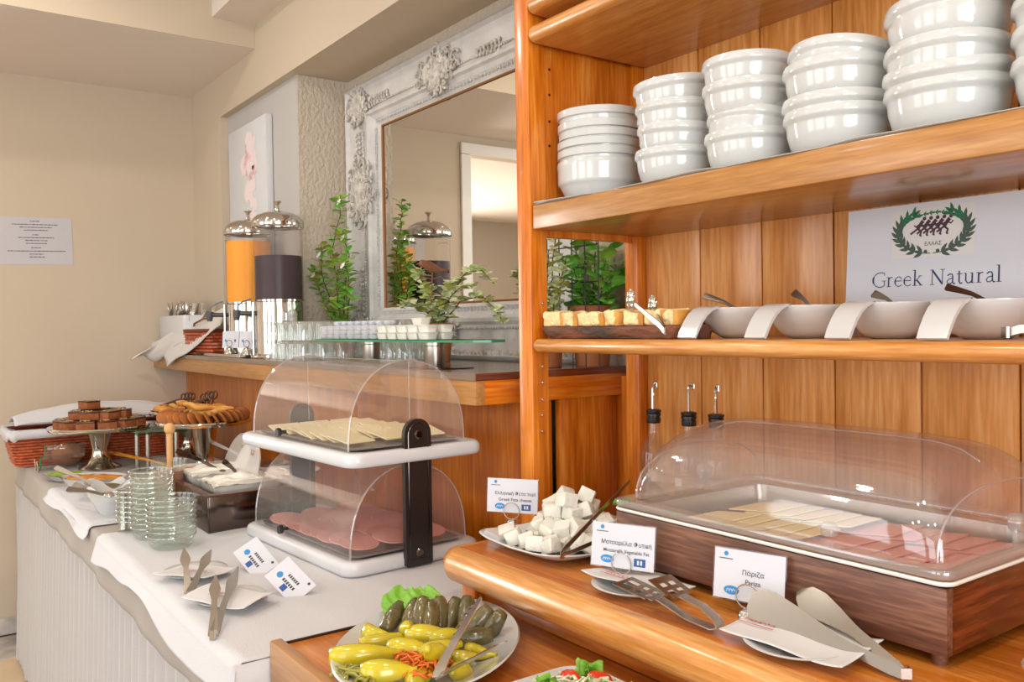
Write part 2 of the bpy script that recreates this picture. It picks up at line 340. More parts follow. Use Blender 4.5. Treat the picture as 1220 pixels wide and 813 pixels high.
# the next room behind the doorway
b = bm_(); box(b, -8.2, -8.05, -3.6, -1.4, 0, 2.9); box(b, -8.2, -8.05, .2, 1.75, 0, 2.9); box(b, -8.2, -8.05, -1.4, .2, 0, .5); box(b, -8.2, -8.05, -1.4, .2, 2.4, 2.9); box(b, -8.2, -4.62, 1.2, 1.35, 0, 2.9); struct('wall_far', b, 'wall_white')
b = bm_(); box(b, -8.1, -8.06, -1.4, -1.35, .5, 2.4); box(b, -8.1, -8.06, .15, .2, .5, 2.4); box(b, -8.1, -8.06, -.62, -.58, .5, 2.4); struct('window_5', b, 'white_paint')
for k, (y0, y1) in enumerate(((-1.9, -1.25), (.05, .7))):
    b = bm_(); grid(b, lambda u, v: Vector((-7.95+.03*math.sin(u*40), y0+(y1-y0)*u, .05+2.45*v)), 40, 1)
    tag(obj('curtain', b, 'cloth_cream', solid=.004), ['pale curtain left of the far room window in the mirror', 'pale curtain right of the far room window in the mirror'][k], 'curtain', 'curtains in the next room')
# ceiling: low bay by the end wall, beam face, small bulkhead, main field
b = bm_(); box(b, -8.2, -3.58, -3.6, 1.275, H+1.17, 2.95); box(b, -3.58, 3.1, 1.10, 1.275, H+1.268, 2.95); box(b, -3.58, 3.1, -3.6, 1.10, 2.80, 2.95); struct('ceiling', b, 'ceiling_paint')
b = bm_(); box(b, -3.582, -3.572, -3.45, 1.2745, H+1.171, 2.80); struct('trim_2', b, 'wall_paint')
b = bm_(); lathe(b, [(.05, 0), (.062, -.006), (.062, -.012), (.05, -.012), (.045, 0)], 24)
lampring = mesh('lamp_ring', b); b = bm_(); lathe(b, [(0, -.001), (.045, -.001)], 24); lens = mesh('lens', b)
mat('lamp_lens', '#fff2dc', .4, emit=('#ffe2b8', 6.))
for i, (x, y, z) in enumerate(((-3.0, .35, 2.8), (-1.6, .1, 2.8), (-.3, .35, 2.8), (-2.4, -1.3, 2.8), (-5.6, -.3, H+1.17))):
    t = thing('ceiling_downlight', ['recessed ceiling lamp above the buffet table', 'recessed ceiling lamp in front of the cabinet', 'recessed ceiling lamp above the viewer', 'recessed ceiling lamp in the middle of the room', 'recessed ceiling lamp of the next room seen in the mirror'][i], 'lamp', (x, y, z), 0, 'recessed ceiling lamps')
    obj('lamp_ring', lampring, 'chrome', t); obj('lens', lens, 'lamp_lens', t)
# ================================================================ the wooden buffet cabinet
cab = thing('buffet_cabinet', 'tall cherry wood buffet cabinet with open shelves and a serving ledge', 'cabinet', (-.65, 1.1, 0))
CI = T(.65, -1.1, 0)                                   # world to cabinet coordinates
def cp(name, b, m, **k): return obj(name, b, m, cab, CI, **k)
def cbox(name, x0, x1, y0, y1, z0, z1, m, bev=.002, **k):
    b = bm_(); cx, cy, cz = (x0+x1)/2, (y0+y1)/2, (z0+z1)/2; box(b, x0-cx, x1-cx, y0-cy, y1-cy, z0-cz, z1-cz, bev); return obj(name, b, m, cab, CI @ T(cx, cy, cz), **k)
cbox('post', -1.5, -1.453, 1.098, 1.142, .0, H+.96, 'cherry_z', .003)
cbox('post', -1.492, -1.45, 1.402, 1.45, .0, H+.96, 'cherry_z', .002)
cbox('post', .15, .2, 1.098, 1.142, .0, H+.96, 'cherry_z', .003)
cbox('side_panel', -1.484, -1.4665, 1.142, 1.402, H+.188, H+.96, 'cherry_z')
cbox('side_panel', .16, .178, 1.142, 1.45, ZL, H+.96, 'cherry_z')
EX = [-1.45, -1.285, -1.122, -.959, -.793, -.634, -.472, -.31, -.148, .012, .165]
for i in range(10): cbox('back_board', EX[i]+.0015, EX[i+1]-.0015, 1.428, 1.44, ZL, H+.96, 'board', .002)
cbox('backing_sheet', -1.45, .165, 1.4405, 1.447, ZL, H+.96, 'dark_gap', 0)
cbox('upper_shelf', -1.447, .15, 1.10, 1.427, H+.20, ZU, 'shelf_front', .003)
def nosing(name, y0, y1, z0, z1, x0, x1, m, rx=.0, k=10):
    """shelf with a rounded front edge"""
    b = bm_(); rr = (z1-z0)/2; zc = (z0+z1)/2; cx, cy = (x0+x1)/2, y1
    prof = [(y1, z1)]+[(y0+rr-rr*math.sin(math.pi*i/k), zc+rr*math.cos(math.pi*i/k)) for i in range(k+1)]+[(y1, z0)]
    secs = []
    for x, s in ((x0, rx), (x0+rx*.3, rx*.45), (x0+rx, 0), (x1, 0)) if rx else ((x0, 0), (x1, 0)):
        secs.append([Vector((x-cx, (y if y > y1-1e-6 else min(y+s*.8, y1-.01))-cy, zc+(z-zc)*(1-s*.35/max(rr, .001)*.5 if s else 1)-zc)) for y, z in prof])
    rings(b, secs, False, True, True); return obj(name, b, m, cab, CI @ T(cx, cy, zc), ang=40)
nosing('lower_shelf', 1.088, 1.427, H-.056, ZB, -1.444, .15, 'nose', .012)
nosing('top_shelf', 1.088, 1.427, H+.586, H+.62, -1.446, .15, 'nose', .012)
nosing('crown_board', 1.085, 1.427, H+.645, H+.685, -1.446, .15, 'nose', .012)
cbox('crown_panel', -1.446, .15, 1.12, 1.427, H+.90, H+.96, 'cherry_x')
nosing('serving_ledge', .797, 1.428, ZL-.058, ZL, -1.372, .17, 'nose', .05)
cbox('ledge_top', -1.33, .16, .835, 1.428, ZL-.004, ZL+.0006, 'cherry_x', 0)
cbox('ledge_support', -1.325, -1.285, .835, .872, ZS, ZL-.056, 'cherry_z')
cbox('ledge_back_rail', -1.285, .15, .855, .872, ZS, ZL-.056, 'cherry_x')
cbox('pull_out_shelf', -1.312, .15, .494, .855, ZS-.018, ZS, 'cherry_x', .001)
cbox('shelf_front_rim', -1.318, .15, .474, .494, ZS-.075, ZS+.010, 'beech', .003)
cbox('shelf_side_edge', -1.3165, -1.3125, .494, .835, ZS-.03, ZS+.003, 'dark_gap', .0)
cbox('base_body', -1.33, .17, .52, 1.428, .0, ZS-.02, 'cherry_x')
pin = bm_(); lathe(pin, [(0, .0), (.0032, 0), (.0032, .006), (.002, .008), (0, .008)], 10); pin = mesh('shelf_pin', pin)
for q in ((-1.452,1.122,1.234), (-1.452,1.121,1.198), (-1.452,1.120,1.165), (-1.452,1.120,1.131), (-1.452,1.125,1.401), (-1.452,1.122,1.268)): obj('shelf_pin', pin, 'steel', cab, CI @ T(q[0]-.002, q[1], q[2]) @ RY(90))
hole = bm_(); lathe(hole, [(0, .001), (.0028, .001), (.0028, 0)], 10); hole = mesh('pin_hole', hole)
for q in ((-1.466,1.165,1.902), (-1.466,1.164,1.848), (-1.466,1.163,1.791), (-1.466,1.162,1.739)): obj('pin_hole', hole, 'dark_gap', cab, CI @ T(*q) @ RY(90))
for q in ((-1.464,1.168,1.959), (-1.464,1.388,1.954)):
    b = bm_(); lathe(b, [(0, .0), (.006, 0), (.007, .006), (.005, .012), (0, .013)], 12); obj('shelf_bracket', b, 'steel_dark', cab, CI @ T(q[0]-.002, q[1], q[2]) @ RY(90))
# ================================================================ the bar counter along the back wall
bar = thing('bar_counter', 'long bar counter with grey worktop and wooden front under the mirror', 'counter', (-3, 1.2, 0)); BI = T(3, -1.2, 0)
b = bm_(); prism(b, [(-4.498, 1.063), (-1.62, 1.063), (-1.62, 1.521), (-3.212, 1.521), (-3.212, 1.31), (-4.049, 1.31), (-4.049, 1.274), (-4.498, 1.274)], ZC-.0165, ZC); obj('worktop', b, 'worktop', bar, BI, smooth=False)
b = bm_(); box(b, -4.497, -1.6205, 1.0655, 1.09, H-.178, ZC-.017, .001); obj('front_board', b, 'beech', bar, BI)
b = bm_(); box(b, -1.645, -1.621, 1.09, 1.521, H-.178, ZC-.017, .001); obj('end_board', b, 'cherry_y', bar, BI)
b = bm_(); box(b, -1.6206, -1.6196, 1.066, 1.521, ZC-.0164, ZC-.0004, 0); obj('worktop_edge', b, 'walnut_y', bar, BI)
b = bm_(); box(b, -4.497, -1.652, 1.22, 1.24, 0, H-.178, .001); obj('front_panel', b, 'panel_brown', bar, BI)
b = bm_(); box(b, -1.672, -1.652, 1.24, 1.305, 0, H-.178, .001); obj('end_panel', b, 'panel_brown', bar, BI)
b = bm_(); box(b, -1.66, -1.64, 1.322, 1.521, 0, H-.178, .001); obj('end_panel', b, 'cherry_z', bar, BI)
b = bm_(); box(b, -1.639, -1.494, 1.506, 1.521, 0, H-.13, .001); obj('filler_panel', b, 'cherry_z', bar, BI)
# ================================================================ the buffet table with its cloths
TX0, TX1, TY0, TY1 = -4.1, -1.334, .432, 1.085
tab = thing('buffet_table', 'long buffet table hidden under a beige cloth and white skirt', 'table', ((TX0+TX1)/2, (TY0+TY1)/2, 0)); TI = T(-(TX0+TX1)/2, -(TY0+TY1)/2, 0)
b = bm_(); box(b, TX0+.01, TX1-.002, TY0+.012, TY1, ZT-.034, ZT-.004, .002); obj('table_top', b, 'pale_wood', tab, TI)
for x in (TX0+.08, TX1-.08):
    for y in (TY0+.08, TY1-.06): b = bm_(); box(b, -.025, .025, -.025, .025, 0, ZT-.034, .004); obj('leg', b, 'pale_wood', tab, TI @ T(x, y, 0))
def fall(u):       # ripple of a hanging hem
    return .0022*math.sin(u*9)+.0012*math.sin(u*21+1)
b = bm_()
def clothf(u, v):
    x = TX0+(TX1-TX0)*u; L = .105+TY1-TY0; s = L*v
    if s < .095:
        k = 1-s/.095; return Vector((x, TY0-.004-.010*k+k*fall(u*4)*1.6, ZT-.103+s+.0025*math.sin(u*14)*k))
    if s < .115: a = (s-.095)/.02*math.pi/2; return Vector((x, TY0-.004+.008*(1-math.cos(a)), ZT-.008+.008*math.sin(a)))
    return Vector((x, TY0+.004+(s-.115), ZT))
grid(b, clothf, 150, 44)
grid(b, lambda u, v: Vector((TX0-.004-.008*(1-v)+(1-v)*fall(u*3), TY0+(TY1-TY0)*u, ZT-.1+.1*v)), 20, 4)
tag(obj('tablecloth', b, 'cloth_beige', ang=80, solid=.002, off=-1), 'beige tablecloth covering the long buffet table', 'tablecloth')
b = bm_()
def skirtf(u, v):
    x = TX0+(TX1-.0-TX0)*u; ph = u*260+1.5*math.sin(u*19); a = (.004+.013*(1-v))*(.75+.5*noise.noise(Vector((u*30, 0, 0))))
    return Vector((x, TY0+.004+a*math.sin(ph)-.018*(1-v), .022+(ZT-.05-.022)*v))
grid(b, skirtf, 900, 8)
grid(b, lambda u, v: Vector((TX0+.004-.014*(1-v)+.012*(1-v*.6)*math.sin(u*60), TY0-.012+(TY1-TY0)*u, .022+(ZT-.05-.022)*v)), 160, 6)
tag(obj('table_skirt', b, 'skirt', ang=80), 'white pleated skirt hanging down the front of the buffet table', 'table skirt')
def overlay(name, x0, x1, y1, hang, label, m='cloth_white', seed=0, th=.0022, xe=0., drop=0.):
    b = bm_()
    def f(u, v):
        hl = hang*(1+.45*noise.noise(Vector((u*5+seed, 0, 0)))+.35*math.sin(u*7+seed)); x = x0+(x1-x0)*u+.012*noise.noise(Vector((v*4, seed, u*3))); s = max(0, v-.3)/.7*(y1-TY0)
        wr = .0016+.0045*max(0, noise.noise(Vector((x*6+s*3, s*7-x*2, seed))))
        if v < .2: k = 1-v/.2; return Vector((x+xe*k, TY0-.0095-.012*k-.003*k*math.sin(u*9+seed), ZT-.012-(hl-.012)*k))
        if v < .3: a = (v-.2)/.1*math.pi/2; return Vector((x, TY0-.0095+.012*(1-math.cos(a)), ZT-.012+.0145*math.sin(a)))
        return Vector((x, TY0+.0025+s, ZT+.0022+wr))
    grid(b, f, 70, 60)
    if drop: grid(b, lambda u, v: Vector((x1+.0005+.004*math.sin(v*5)*(1-u), TY0-.018+(.515-TY0+.018)*v, ZT+.004-drop*(1-u))), 8, 12)
    return tag(obj(name, b, m, ang=80, solid=th, off=1), label, 'cloth')
overlay('overlay_cloth', -2.40, -1.326, 1.03, .045, 'large white overlay cloth under the two-tier display and saucers', seed=2, xe=.0, drop=.34)
overlay('overlay_cloth', -3.22, -2.52, .70, .022, 'white overlay cloth under the wavy white bowls', seed=7)

# ================================================================ bowls on the upper shelf
random.seed(4)
def bowl_mesh(Rr, h, foot=.62, flute=False):
    b = bm_(); t = .004
    out = [(0, .003), (Rr*foot-.006, .003), (Rr*foot-.004, 0), (Rr*foot, 0), (Rr*.76, h*.10), (Rr*.87, h*.28), (Rr*.93, h*.52), (Rr*.945, h*.70), (Rr*.955, h*.76), (Rr*1.0, h*.80), (Rr*1.01, h*.86), (Rr*1.0, h*.95), (Rr*.985, h), (Rr*.955, h*.985), (Rr*.92, h*.80), (Rr*.90, h*.5), (Rr*.8, h*.22), (Rr*.5, h*.10), (0, h*.09)]
    lathe(b, out, 40); return mesh('bowl', b, ang=50)
def fluted_mesh(Rr, h):
    b = bm_()
    out = [(0, .003), (Rr*.60, .003), (Rr*.63, 0), (Rr*.66, 0), (Rr*.80, h*.14), (Rr*.90, h*.34), (Rr*.94, h*.42), (Rr*.985, h*.46), (Rr*.99, h*.52), (Rr*.99, h*.8), (Rr*1.0, h*.86), (Rr*1.0, h*.97), (Rr*.97, h), (Rr*.93, h*.93), (Rr*.88, h*.4), (Rr*.5, h*.12), (0, h*.11)]
    lathe(b, out, 96, flute=lambda i, j: (1-.012*(j % 2)) if 6 <= i <= 9 else 1); return mesh('fluted_bowl', b, ang=50)
def dish_mesh(Rr, h):
    b = bm_()
    lathe(b, [(0, .003), (Rr*.6, .003), (Rr*.62, 0), (Rr*.66, 0), (Rr*.80, h*.15), (Rr*.92, h*.48), (Rr*.945, h*.62), (Rr*.95, h*.80), (Rr*1.0, h*.82), (Rr*1.0, h*.98), (Rr*.97, h), (Rr*.93, h*.9), (Rr*.86, h*.4), (Rr*.5, h*.12), (0, h*.11)], 40); return mesh('dish', b, ang=50)
b = bm_()
def linf(u, v):
    x = -1.438+1.56*u; y = 1.099+.28*v; return Vector((x, y-.003*math.sin(u*37)*(1-v), ZU+.0008+(.0035*max(0, math.sin(u*29)+.3*math.sin(u*71))*max(0, 1-v*9))))
grid(b, linf, 160, 14); box(b, -1.440, -1.405, 1.099, 1.14, ZU+.0045, ZU+.0062, .0005)
tag(obj('shelf_liner', b, 'liner', solid=.0012, ang=70), 'thin pale cloth liner on the upper shelf under the bowls', 'shelf liner')
ST = [(-1.372, 1.222, .0875, .085, 'dish', [(0, 0, 0), (.022, 0, 0), (.041, 0, 0), (.059, 0, 0), (.077, 0, 0), (.103, 1, 40)], 'leftmost stack of shallow dishes'),
      (-1.147, 1.215, .0765, .07, 'bowl', [(0, 0, 0), (.043, 2, 100), (.062, 4, 210), (.085, 1, 30), (.124, 3, 320)], 'second bowl stack from the left post'),
      (-.977, 1.212, .0765, .07, 'bowl', [(0, 0, 0), (.022, 7, 185), (.062, 5, 200), (.082, 1, 30), (.124, 0, 0)], 'third bowl stack from the left post'),
      (-.808, 1.215, .083, .072, 'bowl', [(0, 0, 0), (.018, 1, 180), (.070, 1, 190), (.086, 7, 170)], 'fourth bowl stack, standing right of the middle'),
      (-.632, 1.215, .084, .072, 'bowl', [(0, 0, 0), (.021, 3, 10), (.049, 4, 190), (.105, 4, 200)], 'tallest bowl stack near the right edge'),
      (-.456, 1.215, .084, .072, 'bowl', [(0, 0, 0), (.038, 0, 0), (.075, 0, 0), (.112, 0, 0)], 'bowl stack cut by the right edge')]
NM = ['bottom', 'second from bottom', 'third from bottom', 'fourth from bottom', 'fifth from bottom', 'topmost']
for x, y, Rr, h, kind, lv, where in ST:
    me = dish_mesh(Rr, h) if kind == 'dish' else bowl_mesh(Rr, h)
    for k, (dz, tl, az) in enumerate(lv):
        tl *= 1.35
        top = k == len(lv)-1
        mm = fluted_mesh(Rr, h) if kind == 'dish' and k == 0 else me
        n_ = 'white porcelain bowl with a fluted collar' if kind == 'dish' and k == 0 else ('shallow white porcelain dish' if kind == 'dish' else 'white porcelain bowl')
        o = obj('porcelain_dish' if kind == 'dish' and k else 'porcelain_bowl', mm, 'porcelain')
        o.matrix_world = T(x+random.uniform(-.002, .002), y+random.uniform(-.002, .002), ZU+.0025+dz+Rr*.55*math.sin(R(tl))) @ RZ(az) @ RX(tl) @ RZ(-az)
        tag(o, '%s, %s of the %s' % (n_, 'topmost' if top else NM[k], where), 'dish' if kind == 'dish' and k else 'bowl', 'stacked bowls on the upper shelf')
# ================================================================ lower shelf: bread slab, dip bowls, sign
t = thing('bread_slab', 'long dark bark-edged wooden slab carrying bread on the lower shelf', 'serving board', (-1.235, 1.172, ZB))
b = bm_()
def slab(u, v, bot):
    x = -.216+.41*u; e = .007*noise.noise(Vector((u*11, v*3, 0)))
    y0, y1 = -.072+e, .055; taper = min(1, u*14+.25, (1-u)*9+.3)
    y0 *= (1 if not bot else .78); y = y0+(y1-y0)*v; return Vector(((x if not bot else x*.955), y*taper, .0005 if bot else .0235))
top = bm_(); grid(top, lambda u, v: slab(u, v, False)+Vector((0, 0, .0006)), 40, 4); obj('slab_top', top, 'slab', t)
rs = []
for i in range(41):
    u = i/40; f0, f1, b0, b1 = slab(u, 0, False), slab(u, 1, False), slab(u, 0, True), slab(u, 1, True); m_ = (f0+b0)/2+Vector((0, -.003+.004*noise.noise(Vector((u*30, 5, 1))), .002*noise.noise(Vector((u*22, 2, 2)))))
    rs.append([f0, m_, b0, b1, (f1+b1)/2, f1])
rings(b, rs, False, True, True); obj('bark_edge', b, 'bark', t, ang=60)
BR = [(-1.415, .052, .055, 12, .031), (-1.365, .05, .05, -8, .029), (-1.300, .068, .048, 4, .026), (-1.238, .05, .05, -14, .030), (-1.182, .045, .045, 8, .027), (-1.128, .05, .05, 2, .029), (-1.082, .036, .045, -6, .028)]
BL = ['at the left tip of the bark slab', 'second from the left tip of the bark slab', 'long one in front of the brown pot', 'in the middle of the slab with a torn crust', 'behind the ornate tongs', 'just left of the first dip bowl', 'at the right end of the slab beside the first dip bowl']
for i, (x, l, d, a, hh) in enumerate(BR):
    t = thing('bread_piece', 'toasted white bread piece '+BL[i], 'bread', (x, 1.145+.006*(i % 2), ZB+.0245), a, 'bread pieces on the bark slab')
    b = bm_(); vs = box(b, -l/2, l/2-.008, -d/2, d/2, 0, hh, .006, seg=3); bmesh.ops.subdivide_edges(b, edges=[e_ for e_ in b.edges if e_.calc_length() > .008], cuts=3, use_grid_fill=True)
    for v in b.verts: v.co += Vector((.004*noise.noise(v.co*70+Vector((0, i, 0))), .006*noise.noise(v.co*55+Vector((i, 2, 0))), .007*noise.noise(v.co*60+Vector((i, 0, 0)))*(v.co.z > .01)))
    obj('crumb', b, 'crumb', t)
    b = bm_(); rs = [[Vector((l/2-.008, -d/2*s, z*hh)) for s, z in q] for q in ([(1, 0), (-1, 0), (-1, 1), (1, 1)],)][0]
    prism(b, [(l/2-.008, -d/2+.002), (l/2-.001, -d*.36), (l/2+.003+.002*(i % 2), 0), (l/2-.001, d*.36), (l/2-.008, d/2-.002)], .0005, hh*.97); obj('crust', b, 'crust', t)
for i, (x, l, a) in enumerate(((-1.33, .06, 20), (-1.21, .07, -10), (-1.10, .055, 14))):
    b = bm_(); box(b, -l/2, l/2, -.018, .018, 0, .028, .004); o = obj('bread_piece', b, 'crust'); o.location = (x, 1.203, ZB+.0245); o.rotation_euler = (0, 0, R(a))
    tag(o, 'browned bread piece in the back row, '+['behind the left slices', 'behind the middle slices', 'nearest the dip bowls'][i], 'bread', 'bread pieces on the bark slab')
# ornate serving tongs on the slab
def ornate(name, label, hinge, ta, tb):
    t = thing(name, label, 'tongs', hinge); hv = Vector(hinge)
    for q in (ta, tb):
        d = Vector(q)-hv; s = d.cross(Vector((0, 0, 1))).normalized(); b = bm_()
        pts = [Vector((0, 0, .004)), d*.12+Vector((0, 0, .006)), d*.5+Vector((0, 0, .003)), d*.8]; strip(b, pts, [.009, .010, .008, .006], .002, (0, 0, 1)); obj('arm', b, 'steel_brushed', t)
        b = bm_()
        for k in range(5): a = (k-2)*.45; blob(b, d*(.88+.06*math.cos(a))+Vector((0, 0, .012*math.sin(a)))+s*.003*(k % 2), (.009, .006, .012), .3, 3, 1, k)
        blob(b, d*.93, (.012, .006, .014), .2, 2, 2, 3); obj('leaf_grip', b, 'silver', t)
    b = bm_(); strip(b, [Vector((.006, -.006, .005)), Vector((0, .0, .005)), Vector((-.006, .006, .005))], .013, .003, (0, 0, 1)); obj('spring', b, 'chrome', t)
ornate('serving_tongs', 'ornate silver tongs with leaf grips resting on the bread', (-1.066,1.094,1.337), (-1.190,1.125,1.405), (-1.159,1.155,1.392))
ornate('serving_tongs', 'plain silver tongs at the right end of the lower shelf', (-0.505,1.100,1.333), (-.38, 1.13, ZB+.03), (-.39, 1.155, ZB+.028))
# dip bowls with a sweeping handle
def dip_mesh():
    b = bm_(); Rr, h = .071, .0535
    lathe(b, [(0, .002), (.024, .002), (.026, 0), (.030, .0), (.046, .010), (.060, .027), (.0685, .043), (Rr, h-.002), (Rr, h), (Rr-.002, h), (.066, .044), (.057, .028), (.043, .013), (0, .008)], 36)
    me = mesh('bowl_body', b, ang=60); b = bm_()
    pts = []; a0 = R(205)
    dv = Vector((-.08, -.99, 0)); pts = [dv*r_+Vector((0, 0, z_)) for r_, z_ in ((.052, h-.0012), (.066, h+.0004), (.076, h-.0002), (.088, h-.004), (.100, h-.0125), (.110, h-.024), (.119, h-.038), (.126, .002))]
    strip(b, pts, [.020, .034, .042, .044, .044, .043, .043, .042], .005, (.99, -.08, .0)); return me, mesh('handle', b, ang=60)
dm, hm = dip_mesh()
DB = [(-1.018, 1.232, ''), (-.876, 1.234, ''), (-.726, 1.228, ''), (-.584, 1.222, '')]
SPN = [(-1.063,1.190,1.404), (-0.881,1.200,1.403), (-0.734,1.190,1.395), (-0.625,1.190,1.400)]
FD = ['ham', 'honey', 'feta', 'dried_fruit']
DL = ['nearest the bread slab', 'second from the bread slab', 'in front of the paper sign', 'rightmost, at the edge of the sign']
for i, (x, y, _) in enumerate(DB):
    t = thing('dip_bowl', 'white dip bowl with sweeping strap handle, '+DL[i], 'bowl', (x, y, ZB+.0005), 0, 'dip bowls on the lower shelf')
    obj('bowl_body', dm, 'porcelain_warm', t); obj('strap_handle', hm, 'porcelain_warm', t)
    b = bm_(); lathe(b, [(0, .050), (.03, .051), (.055, .0465), (.063, .040)], 24)
    for v in b.verts: v.co.z += .006*noise.noise(v.co*70+Vector((i*3, 0, 0)))
    tag(obj('bowl_filling', b, FD[i], ang=180), 'food filling the white dip bowl '+DL[i], 'food', 'fillings of the dip bowls').location = (x, y, ZB)
    e = Vector(SPN[i]); s0 = Vector((x+.012, y-.005, ZB+.046)); d = (e-s0); b = bm_()
    strip(b, [Vector((0, 0, 0)), d*.45+Vector((0, 0, .004)), d*.75+Vector((0, 0, .002)), d*.97, d], [.005, .006, .0105, .013, .009], .002, (.7, .7, .0)); o = thing('teaspoon', 'steel teaspoon leaning out of the dip bowl '+DL[i], 'spoon', s0, 0, 'spoons in the dip bowls'); obj('handle', b, 'spoon_steel', o)
    b = bm_(); blob(b, -d.normalized()*.012, (.012, .012, .004), 0, 1, 2); obj('spoon_bowl', b, 'steel', o)
# printed sign
LETTERS = {'G': (.72, [([(.64, .56), (.64, .68), (.52, .70), (.38, .71), (.2, .64), (.08, .5), (.05, .35), (.08, .2), (.2, .06), (.38, 0), (.54, .02), (.64, .08), (.64, .3)], .045), ([(.5, .3), (.74, .3)], .03), ([(.075, .5), (.05, .35), (.075, .2)], .09)]),
 'r': (.40, [([(.14, 0), (.14, .46)], .075), ([(.03, .455), (.15, .455)], .03), ([(.03, .012), (.27, .012)], .028), ([(.14, .34), (.22, .44), (.34, .45)], .05)]),
 'e': (.46, [([(.08, .26), (.40, .26), (.38, .38), (.3, .455), (.22, .46), (.1, .38), (.06, .23), (.1, .08), (.22, .0), (.34, .03), (.4, .08)], .042), ([(.085, .34), (.065, .23), (.085, .12)], .075)]),
 'k': (.52, [([(.13, 0), (.13, .74)], .075), ([(.02, .73), (.14, .73)], .03), ([(.02, .012), (.25, .012)], .028), ([(.14, .2), (.40, .45)], .035), ([(.22, .27), (.44, .01)], .07), ([(.3, .45), (.48, .45)], .028), ([(.34, .012), (.53, .012)], .028)]),
 'N': (.76, [([(.14, 0), (.14, .70)], .035), ([(.14, .68), (.62, .02)], .085), ([(.62, 0), (.62, .70)], .035), ([(.02, .69), (.18, .69)], .028), ([(.03, .012), (.25, .012)], .028), ([(.5, .69), (.74, .69)], .028)]),
 'a': (.47, [([(.09, .38), (.18, .455), (.3, .44), (.33, .34), (.33, .08), (.38, .01), (.45, .02)], .06), ([(.33, .27), (.16, .23), (.07, .12), (.12, .02), (.24, .02), (.33, .1)], .045)]),
 't': (.33, [([(.15, .58), (.15, .1), (.2, .01), (.3, .03)], .065), ([(.03, .44), (.3, .44)], .035)]),
 'u': (.54, [([(.12, .46), (.12, .12), (.2, .01), (.32, .03), (.4, .12)], .06), ([(.4, .46), (.4, 0)], .07), ([(.02, .455), (.13, .455)], .028), ([(.3, .455), (.41, .455)], .028), ([(.4, .012), (.52, .012)], .028)]),
 'l': (.27, [([(.13, 0), (.13, .74)], .075), ([(.02, .73), (.14, .73)], .03), ([(.02, .012), (.25, .012)], .028)]),
 'P': (.58, [([(.13, 0), (.13, .70)], .08), ([(.13, .68), (.36, .68), (.5, .6), (.5, .42), (.36, .34), (.13, .34)], .05), ([(.02, .69), (.16, .69)], .028), ([(.02, .012), (.27, .012)], .028)]),
 'o': (.5, [([(.25, .46), (.1, .38), (.06, .23), (.1, .08), (.25, 0), (.4, .08), (.44, .23), (.4, .38), (.25, .46)], .06)]),
 'd': (.53, [([(.4, 0), (.4, .74)], .075), ([(.3, .73), (.41, .73)], .03), ([(.4, .38), (.25, .46), (.1, .38), (.06, .23), (.1, .08), (.25, 0), (.4, .08)], .05), ([(.4, .012), (.52, .012)], .028)]),
 'c': (.43, [([(.37, .36), (.3, .45), (.22, .46), (.1, .38), (.06, .23), (.1, .08), (.22, 0), (.36, .06)], .055)]),
 's': (.38, [([(.31, .36), (.2, .46), (.09, .4), (.1, .3), (.3, .18), (.31, .07), (.18, 0), (.06, .1)], .055)]), ' ': (.3, [])}
def ribbon2d(b, pts, wd, M, z=0.):
    P_ = [Vector((x, y, z)) for x, y in pts]; n_ = len(P_); L_, Q_ = [], []
    for i, p in enumerate(P_):
        d = (P_[min(i+1, n_-1)]-P_[max(i-1, 0)]).normalized(); s = Vector((-d.y, d.x, 0))*wd/2; L_.append(M @ (p+s)); Q_.append(M @ (p-s))
    a = [b.verts.new(p) for p in L_]; c = [b.verts.new(p) for p in Q_]
    for i in range(n_-1): b.faces.new((a[i], a[i+1], c[i+1], c[i]))
def serif(parent, s, size, cx, y, m, M):
    tot = sum(LETTERS[c][0] for c in s)*size; x = cx-tot/2
    for c in s:
        wd, st = LETTERS[c]
        if st:
            b = bm_()
            for k, (p, q) in enumerate(st): ribbon2d(b, [(u*size, v*size) for u, v in p], q*size, T(x, y, .0004+.00002*k))
            obj('letter', b, m, parent, M, smooth=False)
        x += wd*size
t = thing('paper_sign', 'white laminated sign reading Greek Natural Products with an olive wreath emblem', 'sign', (-.733, 1.345, ZB+.003)); t.rotation_euler = (0, 0, 0)
SM = RX(86) @ T(0, .108, 0)
b = bm_(); box(b, -.150, .150, -.106, .106, -.0014, 0, 0); obj('sheet', b, 'paper', t, SM)
b = bm_(); box(b, -.068, .068, .018, .096, 0, .0003, 0); obj('emblem_ground', b, 'ink_grey', t, SM @ T(.0, 0, .0001))
b = bm_(); box(b, -.07, .07, -.012, .05, -.002, .004, .001); tag(obj('stand_foot', b, 'card_plastic', t, T(0, .012, .0)), 'clear plastic foot', None)
def leaf2(b, x, y, a, l, wd, z=.0006):
    c, s = math.cos(R(a)), math.sin(R(a)); pts = [(0, 0), (l*.3, wd/2), (l*.65, wd*.42), (l, 0), (l*.65, -wd*.42), (l*.3, -wd/2)]
    b.faces.new([b.verts.new((x+u*c-v*s, y+u*s+v*c, z)) for u, v in pts])
